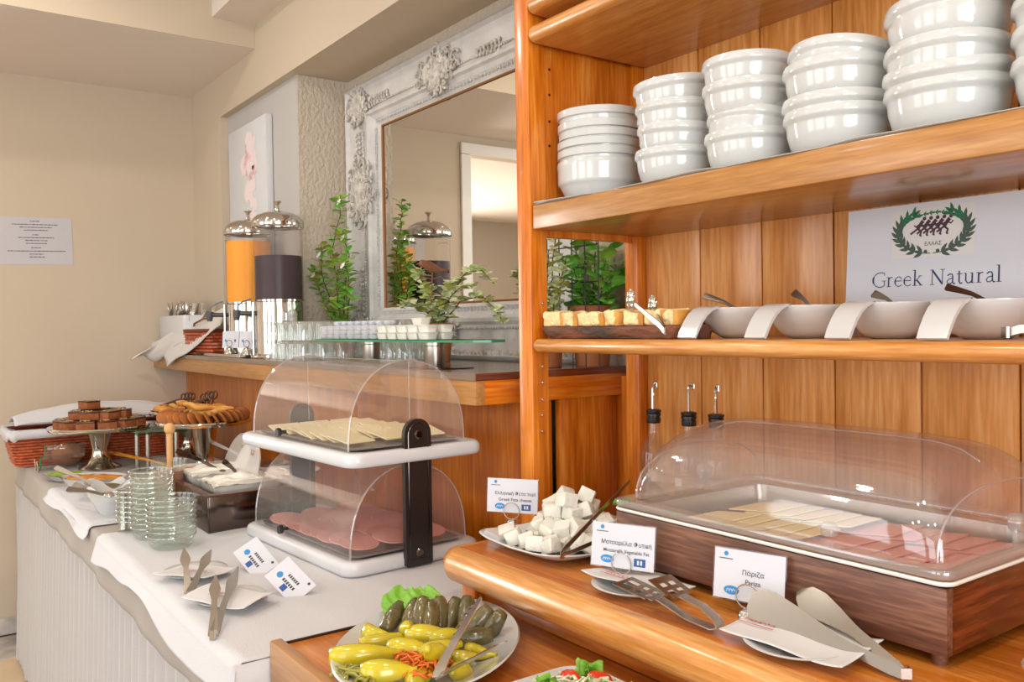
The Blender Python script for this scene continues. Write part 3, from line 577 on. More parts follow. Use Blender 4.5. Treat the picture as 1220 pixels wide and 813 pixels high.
for side in (-1, 1):
    gb, ob = bm_(), bm_()
    ribbon2d(ob, [(side*(.058*math.cos(R(a))), .057+.034*math.sin(R(a))) for a in range(-88, 50, 8)], .0016, T(0, 0, .0005))
    for i, a in enumerate(range(-75, 62, 13)):
        x, y = side*.058*math.cos(R(a)), .057+.034*math.sin(R(a)); tang = a+90
        for q in (-38, 38, 0):
            an = tang+q; an = an if side > 0 else 180-an
            leaf2(gb if a > 25 else ob, x, y, an, .017, .0056, .0006+.00001*i+.000003*q)
        if i % 2 == 0: lathe(ob, [(0, 0), (.0032, 0)], 10, T(x-side*.005, y+.002, .0007))
    obj('wreath', ob, 'ink_olive', t, SM); obj('wreath_top', gb, 'ink_green', t, SM)
b = bm_()
for i in range(6):
    x = -.026+i*.0098; y = .0885-.0012*abs(i-2.5); b.faces.new([b.verts.new(p) for p in ((x, y, .0006), (x+.006, y+.005, .0006), (x+.0045, y, .0006), (x+.006, y-.005, .0006))]); b.faces.new([b.verts.new(p) for p in ((x+.005, y+.0015, .0006), (x+.01, y+.0015, .0006), (x+.01, y-.0015, .0006), (x+.005, y-.0015, .0006))])
obj('emblem_band', b, 'ink_green', t, SM)
for i in range(5):                                     # five running figures
    b = bm_(); x = -.024+i*.0108; y = .052
    for pts, q in (([(0, .012), (.006, .021), (.009, .024)], .006), ([(.004, .019), (.011, .016), (.014, .020)], .0026), ([(.003, .019), (-.003, .015), (-.006, .018)], .0026), ([(0, .012), (.006, .007), (.004, 0)], .0034), ([(0, .012), (-.006, .008), (-.012, .004)], .0034), ([(.004, 0), (.007, 0)], .002)): ribbon2d(b, pts, q, T(x, y, .0006+.00004*i))
    lathe(b, [(0, 0), (.0032, 0)], 10, T(x+.0108, y+.0275, .0006+.00004*i)); obj('runner', b, 'ink_plum', t, SM)
text('emblem_word', 'ΕΛΛΑΣ', .0085, 'ink_dark', t, SM @ T(.002, .038, .0006))
serif(t, 'Greek Natural', .0345, .004, -.028, 'ink_navy', SM); serif(t, 'Products', .0345, -.012, -.080, 'ink_navy', SM)
# ================================================================ oil bottles behind the roll-top
def bottle(i, x, y, fill, label):
    t = thing('oil_bottle', label, 'bottle', (x, y, ZL+.001), [0, 30, -20][i], 'oil and vinegar bottles')
    b = bm_(); lathe(b, [(0, .004), (.024, 0), (.029, .003), (.030, .012), (.030, .112), (.027, .130), (.019, .148), (.013, .160), (.0115, .175), (.0115, .190), (.0135, .192), (.0135, .198), (.0115, .199)], 28); obj('glass_body', b, 'glass', t)
    b = bm_(); lathe(b, [(0, .005), (.0285, .006), (.0285, fill), (0, fill)], 24); obj('oil', b, 'oil', t)
    b = bm_(); lathe(b, [(0, .186), (.0145, .186), (.0155, .190), (.0155, .197), (.0142, .198), (.0142, .200), (.0158, .201), (.0158, .206), (.0142, .207), (.016, .209), (.0165, .214), (.010, .216), (0, .216)], 24); obj('stopper', b, 'black_plastic', t)
    b = bm_(); tube(b, [(0, 0, .216), (0, 0, .245), (0, 0, .262), (.002, 0, .268), (.008, 0, .270)], [.0042, .0038, .0034, .0034, .003], 10); obj('spout', b, 'chrome', t)
    b = bm_(); tube(b, [(.008, -.002, .262), (.011, 0, .262), (.011, 0, .272), (.005, 0, .274)], .0022, 8); obj('spout_flap', b, 'steel', t)
    b = bm_(); grid(b, lambda u, v: Vector((.0304*math.cos(R(205+46*u)), .0304*math.sin(R(205+46*u)), .058+.022*v)), 10, 1); obj('price_label', b, 'label_white', t)
bottle(0, -1.335, 1.333, .030, 'clear glass oil bottle nearest the post, steel pourer')
bottle(1, -1.245, 1.345, .040, 'middle oil bottle behind the clear roll-top lid')
bottle(2, -1.178, 1.352, .035, 'rightmost oil bottle, mostly behind the roll-top lid')

# ================================================================ name cards in ring holders
def logo(t, M, w, h, l1, l2):
    b = bm_(); box(b, -w/2, w/2, -h/2, h/2, -.0004, .0, 0); obj('card', b, 'paper', t, M)
    b = bm_(); box(b, -w/2-.002, w/2+.002, -h/2-.002, h/2+.002, -.0009, -.0005, 0); obj('sleeve', b, 'card_plastic', t, M)
    b = bm_(); lathe(b, [(0, 0), (.0032, 0)], 14, T(-w*.335, h*.40, .0004)); obj('emblem', b, 'ink_blue', t, M)
    b = bm_(); ribbon2d(b, [(-w*.335-.010, h*.30), (-w*.335+.010, h*.30)], .0012, T(0, 0, .0004)); obj('emblem_line', b, 'ink_dark', t, M)
    text('lettering', l1, .0092, 'ink_dark', t, M @ T(.006, h*.06, .0004)); text('lettering', l2, .0092 if len(l2) < 20 else .0076, 'ink_dark', t, M @ T(.006, -h*.12, .0004))
    b = bm_(); lathe(b, [(0, 0), (.011, 0)], 24, T(-w*.24, -h*.32, .0004), 1, .55); obj('blue_badge', b, 'ink_blue', t, M)
    b = bm_()
    for k in range(3): ribbon2d(b, [(-w*.24-.007+k*.004, -h*.32-.002), (-w*.24-.005+k*.004, -h*.32+.002), (-w*.24-.002+k*.004, -h*.32-.001)], .0012, T(0, 0, .0006))
    obj('badge_mark', b, 'paper', t, M)
    b = bm_(); box(b, w*.19, w*.37, -h*.42, -h*.24, .0002, .0004, 0); obj('navy_badge', b, 'ink_navyblue', t, M)
    b = bm_(); box(b, w*.24, w*.27, -h*.38, -h*.28, .0004, .0006, 0); box(b, w*.29, w*.32, -h*.38, -h*.28, .0004, .0006, 0); obj('badge_mark', b, 'paper', t, M)
def card(label, loc, yaw, tilt, l1, l2, w=.107, h=.067, lift=.022, ring=True):
    t = thing('name_card', label, 'sign', loc, yaw, 'dish name cards'); M = T(0, .004, lift+h/2) @ RX(90-tilt); logo(t, M, w, h, l1, l2)
    b = bm_(); lathe(b, [(0, .014), (.006, .0135), (.011, .010), (.014, .004), (.0145, 0), (0, 0)], 24); obj('holder_base', b, 'chrome', t)
    b = bm_(); n = 26; tube(b, [(.0165*math.cos(2*math.pi*i/n), -.002, .030+.0165*math.sin(2*math.pi*i/n)) for i in range(n)], .001, 6, closed=True); obj('ring_clip', b, 'steel', t)
    b = bm_(); tube(b, [(0, -.001, .012), (0, -.002, .0135)], .0016, 6); obj('clip_neck', b, 'steel', t)
    return t
card('name card for Greek feta cheese behind the feta plate', (-1.405, 1.005, ZL+.0005), 34, 6, 'Ελληνική Φέτα τυρί', 'Greek Feta cheese', lift=.026)
card('name card for mozzarella vegetable fat right of the feta', (-0.989,0.915,0.955), 23, 8, 'Μοτσαρέλα Φυτική', 'Mozzarella Vegetable Fat', w=.105)
card('name card for pariza in front of the roll-top box', (-0.763,0.935,0.955), 16, 8, 'Πάριζα', 'Pariza', w=.100)
# ================================================================ feta plate
FX, FY, FZ = -1.212, .982, ZL
b = bm_(); secs = []
for s, z in ((.50, .004), (.52, .0), (.62, .0), (.80, .006), (.97, .014), (1.0, .017), (.985, .019), (.9, .0155), (.74, .0085), (.6, .0055)):
    n = 64; ring = []
    for i in range(n):
        a = 2*math.pi*i/n; ca, sa = math.cos(a), math.sin(a); e = 2/6.5; x = abs(ca)**e*(1 if ca > 0 else -1); y = abs(sa)**e*(1 if sa > 0 else -1)
        lift = .010*(abs(x*y))**2*(s > .7)*(s-.7)/.3; ring.append(Vector((.126*s*x, .120*s*y, z+lift)))
    secs.append(ring)
rings(b, secs, False, True, True); o = obj('square_plate', b, 'porcelain', ang=60); o.location = (FX, FY, FZ+.0008); tag(o, 'square white plate with raised corners under the feta cubes', 'plate')
random.seed(11); cube = []
for k in range(4):
    b = bm_(); s = .0145; vs = box(b, -s, s, -s*.9, s*.9, -s*.85, s*.85, .002, seg=1)
    for v in b.verts: v.co += Vector((noise.noise(v.co*90+Vector((k*5, 0, 0))), noise.noise(v.co*90+Vector((0, k*5, 2))), noise.noise(v.co*90+Vector((3, 0, k*5)))))*.0045
    cube.append(mesh('feta_cube', b, ang=40))
spots = []
for lay, (z, rx, ry, n) in enumerate(((.022, .085, .075, 26), (.045, .068, .06, 17), (.068, .042, .045, 9), (.088, .02, .03, 3))):
    tries = 0; got = []
    while len(got) < n and tries < 4000:
        tries += 1; a = random.uniform(0, 6.283); r = math.sqrt(random.random()); x, y = rx*r*math.cos(a)+.012, ry*r*math.sin(a)+.012
        if all((x-u)**2+(y-v)**2 > .0235**2 for u, v in got): got.append((x, y)); spots.append((x, y, z+random.uniform(-.003, .004)))
spots += [(-.075, -.07, .023), (-.045, -.078, .022), (-.012, -.075, .022), (.02, -.08, .021), (.05, -.07, .022), (.085, .03, .03), (.09, .06, .045), (.085, -.02, .026)]
for i, (x, y, z) in enumerate(spots):
    o = obj('feta_cube', cube[i % 4], 'feta'); o.location = (FX+x, FY+y, FZ+z); k = random.uniform(.92, 1.15); o.scale = (k, k, k)
    o.rotation_euler = (random.uniform(-.5, .5), random.uniform(-.5, .5), random.uniform(0, 3)); tag(o, 'white crumbly feta cube '+('in the bottom layer of the heap' if i < 26 else 'in the second layer of the heap' if i < 43 else 'near the top of the heap' if i < 52 else 'on the very top of the heap' if i < 55 else 'lying loose at the edge of the square plate'), 'cheese', 'feta cubes on the square plate')
def greens(name, label, loc, n, r, m='parsley', sz=.014, seed=1):
    random.seed(seed); t = thing(name, label, 'garnish', loc)
    for i in range(n):
        b = bm_(); a = random.uniform(0, 6.28); q = Vector((r*random.random()*math.cos(a), r*random.random()*math.sin(a), random.uniform(0, r*.6)))
        grid(b, lambda u, v: Vector(((u-.5)*2*sz*math.sin(math.pi*(.15+.7*v)), (v-.5)*2*sz, .004*math.sin(u*9+i)+.004*math.cos(v*8+i*2))), 6, 6, T(*q) @ RZ(i*70) @ RX(random.uniform(-50, 50))); obj('leaf', b, m, t, ang=180)
greens('lettuce_garnish', 'bright green leaf tucked behind the feta heap', (FX+.062, FY+.092, FZ+.072), 5, .016, seed=3)
greens('lettuce_garnish', 'small green leaf between feta and roll-top lid', (FX+.118, FY+.088, FZ+.066), 3, .010, seed=5)
# ================================================================ tongs
def vtongs(name, label, hinge, ta, tb, wid, m='steel', th=.0016, bend=.5, blade=None, side=(0, 0, 1), group=None, bow=.008):
    t = thing(name, label, 'tongs', hinge, 0, group); hv = Vector(hinge); A, B = Vector(ta)-hv, Vector(tb)-hv; mid = (A+B)/2; sd = (B-A); sd = sd.normalized() if sd.length > 1e-4 else Vector((1, 0, 0))
    for q, s in ((A, -1), (B, 1)):
        b = bm_(); pts = [Vector((0, 0, 0)), sd*s*.006+mid*.02, sd*s*.009+mid*.06]; k = 8
        for i in range(1, k+1): f = i/k; pts.append(pts[2].lerp(q, f)+sd*s*bow*math.sin(math.pi*f))
        ww = [wid*1.05]*3+[wid*(1-.45*i/k) if not blade else wid*(.85 if i < k*.6 else blade[min(int((i-k*.6)/(k*.4)*len(blade)), len(blade)-1)]) for i in range(1, k+1)]
        strip(b, pts, ww, th, side); obj('arm', b, m, t, ang=60)
    return t
vtongs('steel_tongs', 'thin steel tongs lying across the feta cubes', (-1.094,0.879,0.983), (-1.149,1.085,1.071), (-1.107,1.000,0.996), .009, bow=.001)
# ================================================================ saucers with paper napkins on the ledge
sau = bm_(); lathe(sau, [(0, .002), (.030, .002), (.032, 0), (.036, 0), (.050, .005), (.0635, .0105), (.065, .012), (.0635, .013), (.05, .0085), (.034, .0045), (0, .004)], 40); sau = mesh('saucer', sau, ang=60)
def napkin(label, loc, w, d, yaw, seed, mark=None, h=.008, mk=(0, 0)):
    t = thing('paper_napkin', label, 'napkin', loc, yaw, 'paper napkins on saucers'); b = bm_(); fz = lambda x, y: h*.35*math.sin(x*38+seed)+h*.5*math.cos(y*33+seed*2)+h*.6*(abs(x)/w*2)**3
    grid(b, lambda u, v: Vector(((u-.5)*w, (v-.5)*d, fz((u-.5)*w, (v-.5)*d))), 24, 20); obj('sheet', b, 'napkin', t, solid=.0012, ang=180, off=1)
    if mark:
        o = text('print', mark, .013, 'ink_red', t, T(mk[0], mk[1], fz(*mk)+.0028)); 
        b = bm_(); ribbon2d(b, [(mk[0]-.026, mk[1]-.011), (mk[0]+.026, mk[1]-.011)], .002, T(0, 0, fz(mk[0], mk[1]-.011)+.003)); obj('print_line', b, 'ink_red', t)
    return t
def saucer(label, loc):
    o = obj('saucer', sau, 'porcelain'); o.location = loc; return tag(o, label, 'saucer', 'small white saucers')
saucer('white saucer under slotted tongs in front of the mozzarella card', (-.945, .900, ZL+.001))
napkin('folded napkin under the slotted tongs on the ledge', (-.945, .905, ZL+.0175), .155, .085, 2, 1., 'EROTO', mk=(-.03, -.012))
saucer('white saucer under flat server tongs in front of the roll-top box', (-.652, .890, ZL+.001))
napkin('folded napkin under the flat server tongs on the ledge', (-.652, .893, ZL+.0175), .165, .095, 4, 2.2, 'EROTO', mk=(-.055, -.0))
# slotted tongs: two perforated spatula blades
def slotted(label, hinge, ta, tb):
    t = thing('slotted_tongs', label, 'tongs', hinge); hv = Vector(hinge)
    for q, tw in ((Vector(ta)-hv, 0), (Vector(tb)-hv, 1)):
        d = q.normalized(); L = q.length; s = d.cross(Vector((0, 0, 1))).normalized(); up = s.cross(d)
        b = bm_(); strip(b, [Vector((0, 0, 0)), q*.06+up*.006*(1 if tw else -1), q*.3+up*.008*(1 if tw else -1), q*.62], [.016, .017, .015, .017], .0016, s); obj('arm', b, 'steel', t)
        Mx = Matrix((( d.x, s.x, up.x, 0), (d.y, s.y, up.y, 0), (d.z, s.z, up.z, 0), (0, 0, 0, 1))); b = bm_(); l0, l1, hw = L*.60, L, .022
        xs_ = [l0, l0+.008, l0+.017, l0+.024, l0+.033, l0+.040, l1-.006, l1]; ys_ = [-hw, -hw*.62, -hw*.14, hw*.14, hw*.62, hw]
        for i in range(7):
            for j in range(5):
                if i in (1, 3, 5) and j in (1, 3): continue
                kx = .75 if i == 0 else 1; box(b, xs_[i], xs_[i+1], ys_[j]*kx, ys_[j+1]*kx, -.0007, .0007)
        bmesh.ops.remove_doubles(b, verts=b.verts, dist=.0001); obj('slotted_blade', b, 'steel_blade', t, Mx, smooth=False)
slotted('steel tongs with slotted spatula blades on the napkin', (-0.742,0.855,0.967), (-0.897,0.831,0.995), (-0.847,0.853,1.007))
def server(label, hinge, ta, tb):
    t = thing('server_tongs', label, 'tongs', hinge); hv = Vector(hinge)
    for q, tw, shp in ((Vector(ta)-hv, 0, [(.0, .010), (.08, .014), (.35, .013), (.42, .015), (.56, .026), (.72, .038), (.86, .046), (.95, .044), (1., .020)]), (Vector(tb)-hv, 1, [(.0, .010), (.08, .014), (.4, .013), (.46, .015), (.62, .026), (.78, .036), (.9, .034), (.97, .018), (1., .003)])):
        d = q.normalized(); s = d.cross((hv+q-Vector((0, 0, H))).normalized()).normalized(); b = bm_()
        pts = [q*f+Vector((0, 0, .006*math.sin(math.pi*f)*(1 if tw else .2))) for f, _ in shp]; strip(b, pts, [w_ for _, w_ in shp], .0014, s); obj('blade_arm', b, 'steel_blade', t, ang=60)
    b = bm_(); strip(b, [Vector((-.002, .007, .004)), Vector((.006, 0, .004)), Vector((-.002, -.007, .004))], .012, .0016, (0, 0, 1)); obj('spring', b, 'steel', t)
server('long steel cake server tongs with flat blades on the napkin', (-0.520,0.902,0.963), (-0.730,0.898,0.995), (-0.703,0.961,1.000))
# ================================================================ roll-top chilled box on the ledge
BX0, BX1, BY0, BY1 = -1.056, -.508, .966, 1.325; bxm, bym = (BX0+BX1)/2, (BY0+BY1)/2; BL_, BD = BX1-BX0, BY1-BY0
t = thing('roll_top_box', 'dark stained wooden cooling box with a clear roll-top lid on the ledge', 'display box', (bxm, bym, ZL+.0006))
zb0, zb1 = .015, .0935
for nm, a in (('box_side', (-BL_/2, BL_/2, -BD/2, -BD/2+.014)), ('box_side', (-BL_/2, BL_/2, BD/2-.014, BD/2))): b = bm_(); box(b, *a, zb0, zb1, .0015); obj(nm, b, 'walnut', t)
for s in (-1, 1): b = bm_(); box(b, min(s*BL_/2, s*(BL_/2-.014)), max(s*BL_/2, s*(BL_/2-.014)), -BD/2+.0145, BD/2-.0145, zb0, zb1, .0012); obj('box_end', b, 'walnut_y', t)
b = bm_(); box(b, -BL_/2+.014, BL_/2-.014, -BD/2+.014, BD/2-.014, zb0, zb0+.008); obj('box_floor', b, 'walnut', t)
for sx in (-1, 1):
    for sy in (-1, 1): b = bm_(); lathe(b, [(0, 0), (.0085, 0), (.009, .015), (0, .015)], 16, T(sx*(BL_/2-.018), sy*(BD/2-.018), 0)); obj('foot', b, 'walnut', t)
b = bm_(); o1 = rrect(BL_+.004, BD+.004, .016); o2 = rrect(BL_-.05, BD-.05, .02); o3 = rrect(BL_-.06, BD-.06, .02)
rings(b, [[Vector((x, y, z)) for x, y in o] for o, z in ((o1, .097), (o1, .101), (o2, .1015), (o3, .070), (o3, .069))], False, False, True); obj('steel_pan', b, 'steel_brushed', t, ang=40)
b = bm_(); tube(b, [Vector((x, y, .0985)) for x, y in rrect(BL_+.006, BD+.006, .016)], .0026, 6, closed=True); obj('pan_rim', b, 'cup_white', t)
b = bm_(); o1 = rrect(BL_+.010, BD+.010, .02); o2 = rrect(BL_+.012, BD+.012, .02); o3 = rrect(BL_-.03, BD-.03, .02)
rings(b, [[Vector((x, y, z)) for x, y in o] for o, z in ((o1, .1035), (o2, .106), (o2, .1115), (o1, .114), (o3, .1145))]); obj('lid_flange', b, 'acrylic_edge', t, ang=40)
def dome_point(u, v, L, D, hgt, ry=.62, e=.40):
    """rounded roll-top shell: u runs along the length, v over the arch"""
    a = math.pi*v; x = (u-.5)*2; k = (1-abs(x)**7)**(1/3.2) if abs(x) < 1 else 0
    c, s = math.cos(a), math.sin(a); c = abs(c)**.85*(1 if c > 0 else -1); s = abs(s)**.8
    return Vector((x*L/2, -c*D/2*(.86+.14*k), s*hgt*k))
b = bm_(); us = [0, .004, .012, .025, .045, .07, .1, .15, .25, .4, .5, .6, .75, .85, .9, .93, .955, .975, .988, .996, 1]
rings(b, [[dome_point(u, v/28, BL_-.03, BD-.03, .127)+Vector((0, 0, .1145)) for v in range(29)] for u in us], loop=False); obj('roll_top_lid', b, 'acrylic', t, ang=60)
b = bm_(); rings(b, [[dome_point(u, v/28, BL_-.05, BD-.042, .120)+Vector((-.002, 0, .1145)) for v in range(2, 16)] for u in us], loop=False); obj('front_shutter', b, 'acrylic', t, ang=60)
for u in (.016, .984): b = bm_(); tube(b, [dome_point(u, v/32, BL_-.03, BD-.03, .128)+Vector((0, 0, .1148)) for v in range(33)], .0014, 6); obj('lid_rim', b, 'acrylic_edge', t)
b = bm_(); tube(b, [dome_point(u/20, .5, BL_-.05, BD-.042, .122)+Vector((0, 0, .1145)) for u in range(1, 20)], .0014, 6); obj('lid_rim', b, 'acrylic_edge', t)
for sx in (-1, 1):
    b = bm_(); lathe(b, [(0, -.008), (.012, -.008), (.013, 0), (.012, .008), (.006, .009), (0, .007)], 20, T(sx*(BL_/2-.012), .02, .139) @ RY(90)); obj('hinge_knob', b, 'acrylic_edge', t)
    b = bm_(); box(b, sx*(BL_/2-.012)-.003, sx*(BL_/2-.012)+.003, .010, .030, .114, .135, .001); obj('hinge_bracket', b, 'acrylic_edge', t)
b = bm_(); lathe(b, [(0, 0), (.011, 0), (.011, .012), (.008, .016), (0, .016)], 16, T(.10, -BD/2+.035, .118)); obj('lid_knob', b, 'acrylic_edge', t)
sl = bm_(); box(sl, -.045, .045, -.045, .045, -.0012, .0012, .0006, seg=1); sl = mesh('slice', sl, False)
random.seed(3)
def slices(n, x0, dx, y, m, nm, base_label, cat, group, mesh_, base, tilt=6, jy=.004, yaw=0, axis='x'):
    for i in range(n):
        o = obj(nm, mesh_, m); label = base_label+', '+ORD[i]+' from the left'; p = Vector((x0+dx*i, y+random.uniform(-jy, jy), base+.003+.0004*i)) if axis == 'x' else Vector((y+random.uniform(-jy, jy), x0+dx*i, base+.003+.0004*i))
        o.location = p; o.rotation_euler = (R(tilt) if axis == 'y' else 0, R(-tilt) if axis == 'x' else 0, R(yaw+random.uniform(-4, 4))); tag(o, label, cat, group)
zp = ZL+.0006+.072
slices(5, BX0+.12, .035, bym-.06, 'cheese', 'cheese_slice', 'pale cheese slice in the front row of the roll-top box', 'cheese', 'cheese slices in the roll-top box', sl, zp+.012)
slices(5, BX0+.12, .035, bym+.05, 'cheese', 'cheese_slice', 'pale cheese slice in the rear row of the roll-top box', 'cheese', 'cheese slices in the roll-top box', sl, zp+.012)
slices(5, BX0+.325, .034, bym-.06, 'ham', 'pariza_slice', 'pink pariza slice in the front row of the roll-top box', 'cold cut', 'pariza slices in the roll-top box', sl, zp+.012)
slices(5, BX0+.325, .034, bym+.05, 'ham', 'pariza_slice', 'pink pariza slice in the rear row of the roll-top box', 'cold cut', 'pariza slices in the roll-top box', sl, zp+.012)
t = thing('glass_dish', 'clear glass dish rim cut by the right edge beside the roll-top box', 'dish', (-.372, .985, ZL+.0008))
b = bm_(); lathe(b, [(0, .004), (.03, .002), (.045, .012), (.058, .034), (.060, .036), (.057, .036), (.042, .015), (0, .007)], 32); obj('dish_body', b, 'glass_rim', t)
# ================================================================ pull-out shelf: oval plate of peppers and vine leaves, salad plate
t = thing('oval_plate', 'large oval white plate of yellow peppers and stuffed vine leaves', 'plate', (-1.124, .648, ZS+.0008), 135.5)
b = bm_(); lathe(b, [(0, .003), (.55, .003), (.58, 0), (.64, 0), (.80, .010), (.97, .0235), (1.0, .026), (.985, .028), (.82, .0165), (.62, .0065), (0, .0055)], 56)
for v in b.verts: v.co.x *= .203; v.co.y *= .134
obj('plate_body', b, 'porcelain', t, ang=60)
def pepper(i, loc, yaw, L, Rr, tilt=0, label='', stem=True, bend=.3):
    o = thing('yellow_pepper', label, 'pepper', loc, 0, 'pickled yellow peppers'); o.rotation_euler = (0, R(-tilt), R(yaw)); b = bm_(); k = 12; rs = []; n = 14
    for j in range(k+1):
        f = j/k; r = Rr*(.28+.72*math.sin(math.pi*min(1, (f*1.02+.09)))**.7) if f < .92 else Rr*.35; r *= (1-.25*f); cx = L*(f-.5); cy = bend*L*(f-.5)**2
        rs.append([Vector((cx, cy+r*math.cos(a)*(1+.09*math.cos(3*a+i)+.05*noise.noise(Vector((f*5, a, i)))), r*math.sin(a)*(1+.05*math.cos(2*a+i))+Rr)) for a in (2*math.pi*q/n for q in range(n))])
    rings(b, rs, False, True, True); obj('flesh', b, 'pepper', o, ang=180)
    if stem: b = bm_(); tube(b, [(-L*.5, bend*L*.25, Rr), (-L*.5-.014, bend*L*.3, Rr*1.1), (-L*.5-.03, bend*L*.35, Rr*1.4)], [.004, .0025, .002], 8); obj('stem', b, 'pickle', o)
zq = ZS+.012
PEP = [((-1.121,0.545,0.888), 62, .098, .0185, 0, 'longest yellow pepper lying along the left of the oval plate', .25), ((-1.049,0.542,0.890), 58, .07, .017, 0, 'yellow pepper at the front of the oval plate over carrots', .1), ((-1.206,0.599,0.882), 20, .06, .014, 0, 'curled yellow pepper at the left rim of the oval plate', .9), ((-1.173,0.638,0.892), 330, .055, .013, 25, 'small yellow pepper with an upright stem near the vine leaves', .2), ((-1.047,0.606,0.896), 305, .068, .019, 35, 'plump yellow pepper standing in the middle of the oval plate', .15), ((-1.135,0.657,0.888), 50, .07, .017, 0, 'yellow pepper behind the middle one, next to the vine leaves', .2), ((-1.116,0.679,0.886), 80, .06, .016, 0, 'yellow pepper under the steel tongs', .2), ((-1.046,0.660,0.880), 40, .05, .013, 10, 'cut yellow pepper at the right side of the oval plate', .6), ((-1.010,0.624,0.880), 300, .045, .014, 20, 'small yellow pepper at the front right, beside the tongs', .3), ((-1.118,0.526,0.872), 90, .05, .009, 0, 'thin yellow pepper at the left front rim', .2), ((-1.182,0.610,0.880), 75, .08, .010, 0, 'slim yellow pepper behind the longest one', .1)]
PEP += [((-1.107,0.609,0.886), 40, .07, .016, 0, 'yellow pepper between the longest and the plump one', .3), ((-1.069,0.640,0.890), 70, .06, .017, 10, 'yellow pepper half under the tongs, beside the plump one', .2), ((-1.056,0.692,0.878), 20, .05, .012, 0, 'small yellow pepper by the second tongs arm', .5), ((-1.032,0.584,0.878), 100, .05, .012, 0, 'yellow pepper end peeking out at the very front', .2)]
for i, (loc, yaw, L, Rr, tl, lb, bd) in enumerate(PEP): Rr *= 1.12; pepper(i, (loc[0], loc[1], loc[2]-Rr), yaw, L*1.08, Rr, tl, lb, i in (3, 4, 1), bd)
def roll(i, loc, yaw, tilt, L, Rr, label):
    b = bm_(); rs = []; n, k = 14, 9
    for j in range(k+1):
        f = j/k; r = Rr*(math.sin(math.pi*(.14+.72*f)))**.45; rs.append([Vector((L*(f-.5), r*math.cos(a), r*math.sin(a)))*(1+.06*noise.noise(Vector((f*6, math.cos(a)*2, i)))) for a in (2*math.pi*q/n for q in range(n))])
    rings(b, rs, False, True, True); o = obj('stuffed_vine_leaf', b, 'dolma', ang=180); o.location = loc; o.rotation_euler = (0, R(-tilt), R(yaw)); tag(o, label, 'vine leaf', 'stuffed vine leaves on the oval plate')
DO = [((-1.236,0.647,0.890), 118, 30, 'leftmost stuffed vine leaf, speckled, by the lettuce'), ((-1.214,0.669,0.894), 132, 35, 'second stuffed vine leaf, leaning on the lettuce'), ((-1.195,0.676,0.900), 140, 40, 'third stuffed vine leaf from the left, set behind'), ((-1.180,0.684,0.896), 142, 38, 'fourth stuffed vine leaf from the left'), ((-1.193,0.709,0.894), 150, 42, 'fifth stuffed vine leaf, behind the peppers'), ((-1.188,0.728,0.890), 120, 45, 'stuffed vine leaf just left of the tongs'), ((-1.164,0.741,0.896), 140, 40, 'stuffed vine leaf behind the tongs'), ((-1.130,0.741,0.892), 70, 50, 'stuffed vine leaf right of the tongs'), ((-1.089,0.705,0.888), 60, 5, 'big wet stuffed vine leaf lying in front right'), ((-1.112,0.754,0.886), 50, 55, 'rightmost stuffed vine leaf at the plate rim')]
for i, (loc, yaw, tl, lb) in enumerate(DO): roll(i, loc, yaw, tl, .058, .0145, lb)
t = thing('lettuce_leaf', 'crinkled green lettuce leaf behind the stuffed vine leaves', 'lettuce', (-1.235,0.685,0.900)); b = bm_()
grid(b, lambda u, v: Vector(((u-.5)*.105*math.sin(math.pi*(.12+.76*v))**.6, (v-.45)*.06*(1+.12*math.sin(u*23)), .004*math.sin(u*17)*v+.012*math.sin(v*2.6)+.003*math.cos(u*31+v*19))), 30, 14, RZ(52) @ RX(42)); obj('leaf_blade', b, 'lettuce', t, ang=180)
b = bm_(); tube(b, [(0, 0, -.012), (0, .004, .0), (0, .008, .012)], [.003, .002, .001], 6, RZ(40)); obj('rib', b, 'lettuce_pale', t)
random.seed(9)
def shreds(name, label, cat, M, n, rx, ry, z0, z1, L, m, wd=.004):
    b = bm_()
    for i in range(n):
        a, r = random.uniform(0, 6.28), math.sqrt(random.random()); p = Vector((rx*r*math.cos(a), ry*r*math.sin(a), z0+(z1-z0)*(1-r)*random.random())); d = Vector((random.uniform(-1, 1), random.uniform(-1, 1), random.uniform(-.3, .3))).normalized()*L*random.uniform(.5, 1)
        q = Vector((random.uniform(-.3, .3), random.uniform(-.3, .3), .4))*L*.3
        strip(b, [p-d/2, p+q, p+d/2], wd, .0012, (0, 0, 1) if i % 3 else (.7, .7, .3), M)
    return tag(obj(name, b, m, ang=180), label, cat, None, 'stuff')
shreds('shredded_carrot', 'shredded orange carrot under the yellow peppers', 'carrot', T(*(-1.053,0.592,0.886)), 70, .05, .04, 0, .010, .03, 'carrot')
shreds('pickle_shreds', 'green pickle strips at the front of the oval plate', 'pickles', T(*(-1.076,0.511,0.882)), 46, .035, .03, 0, .010, .035, 'pickle', .006)
def sprong(label, hinge, ta, tb):
    t = thing('serving_tongs', label, 'tongs', hinge); hv = Vector(hinge)
    for q, up in ((Vector(ta)-hv, 1), (Vector(tb)-hv, 0)):
        b = bm_(); s = q.cross(Vector((0, 0, 1))).normalized(); strip(b, [Vector((0, 0, 0)), q*.08+Vector((0, 0, .006*up)), q*.4+Vector((0, 0, .006*up)), q*.72+Vector((0, 0, .003*up)), q*.96, q], [.018, .020, .016, .014, .010, .003], .0016, (s+Vector((0, 0, .5))) if up else (s+Vector((0, 0, 1.)))); obj('arm', b, 'steel', t, ang=60)
        b = bm_()
        for k in range(4): f = .66+.075*k; p = q*f; strip(b, [p, p-s*.012+Vector((0, 0, -.004)), p-s*.019+Vector((0, 0, -.012))], [.009, .007, .003], .0012, q); 
        obj('prong_row', b, 'steel', t)['kind'] = 'stuff'
sprong('pronged steel tongs lying across the oval plate', (-0.980,0.578,0.896), (-1.118,0.738,0.935), (-1.006,0.707,0.905))
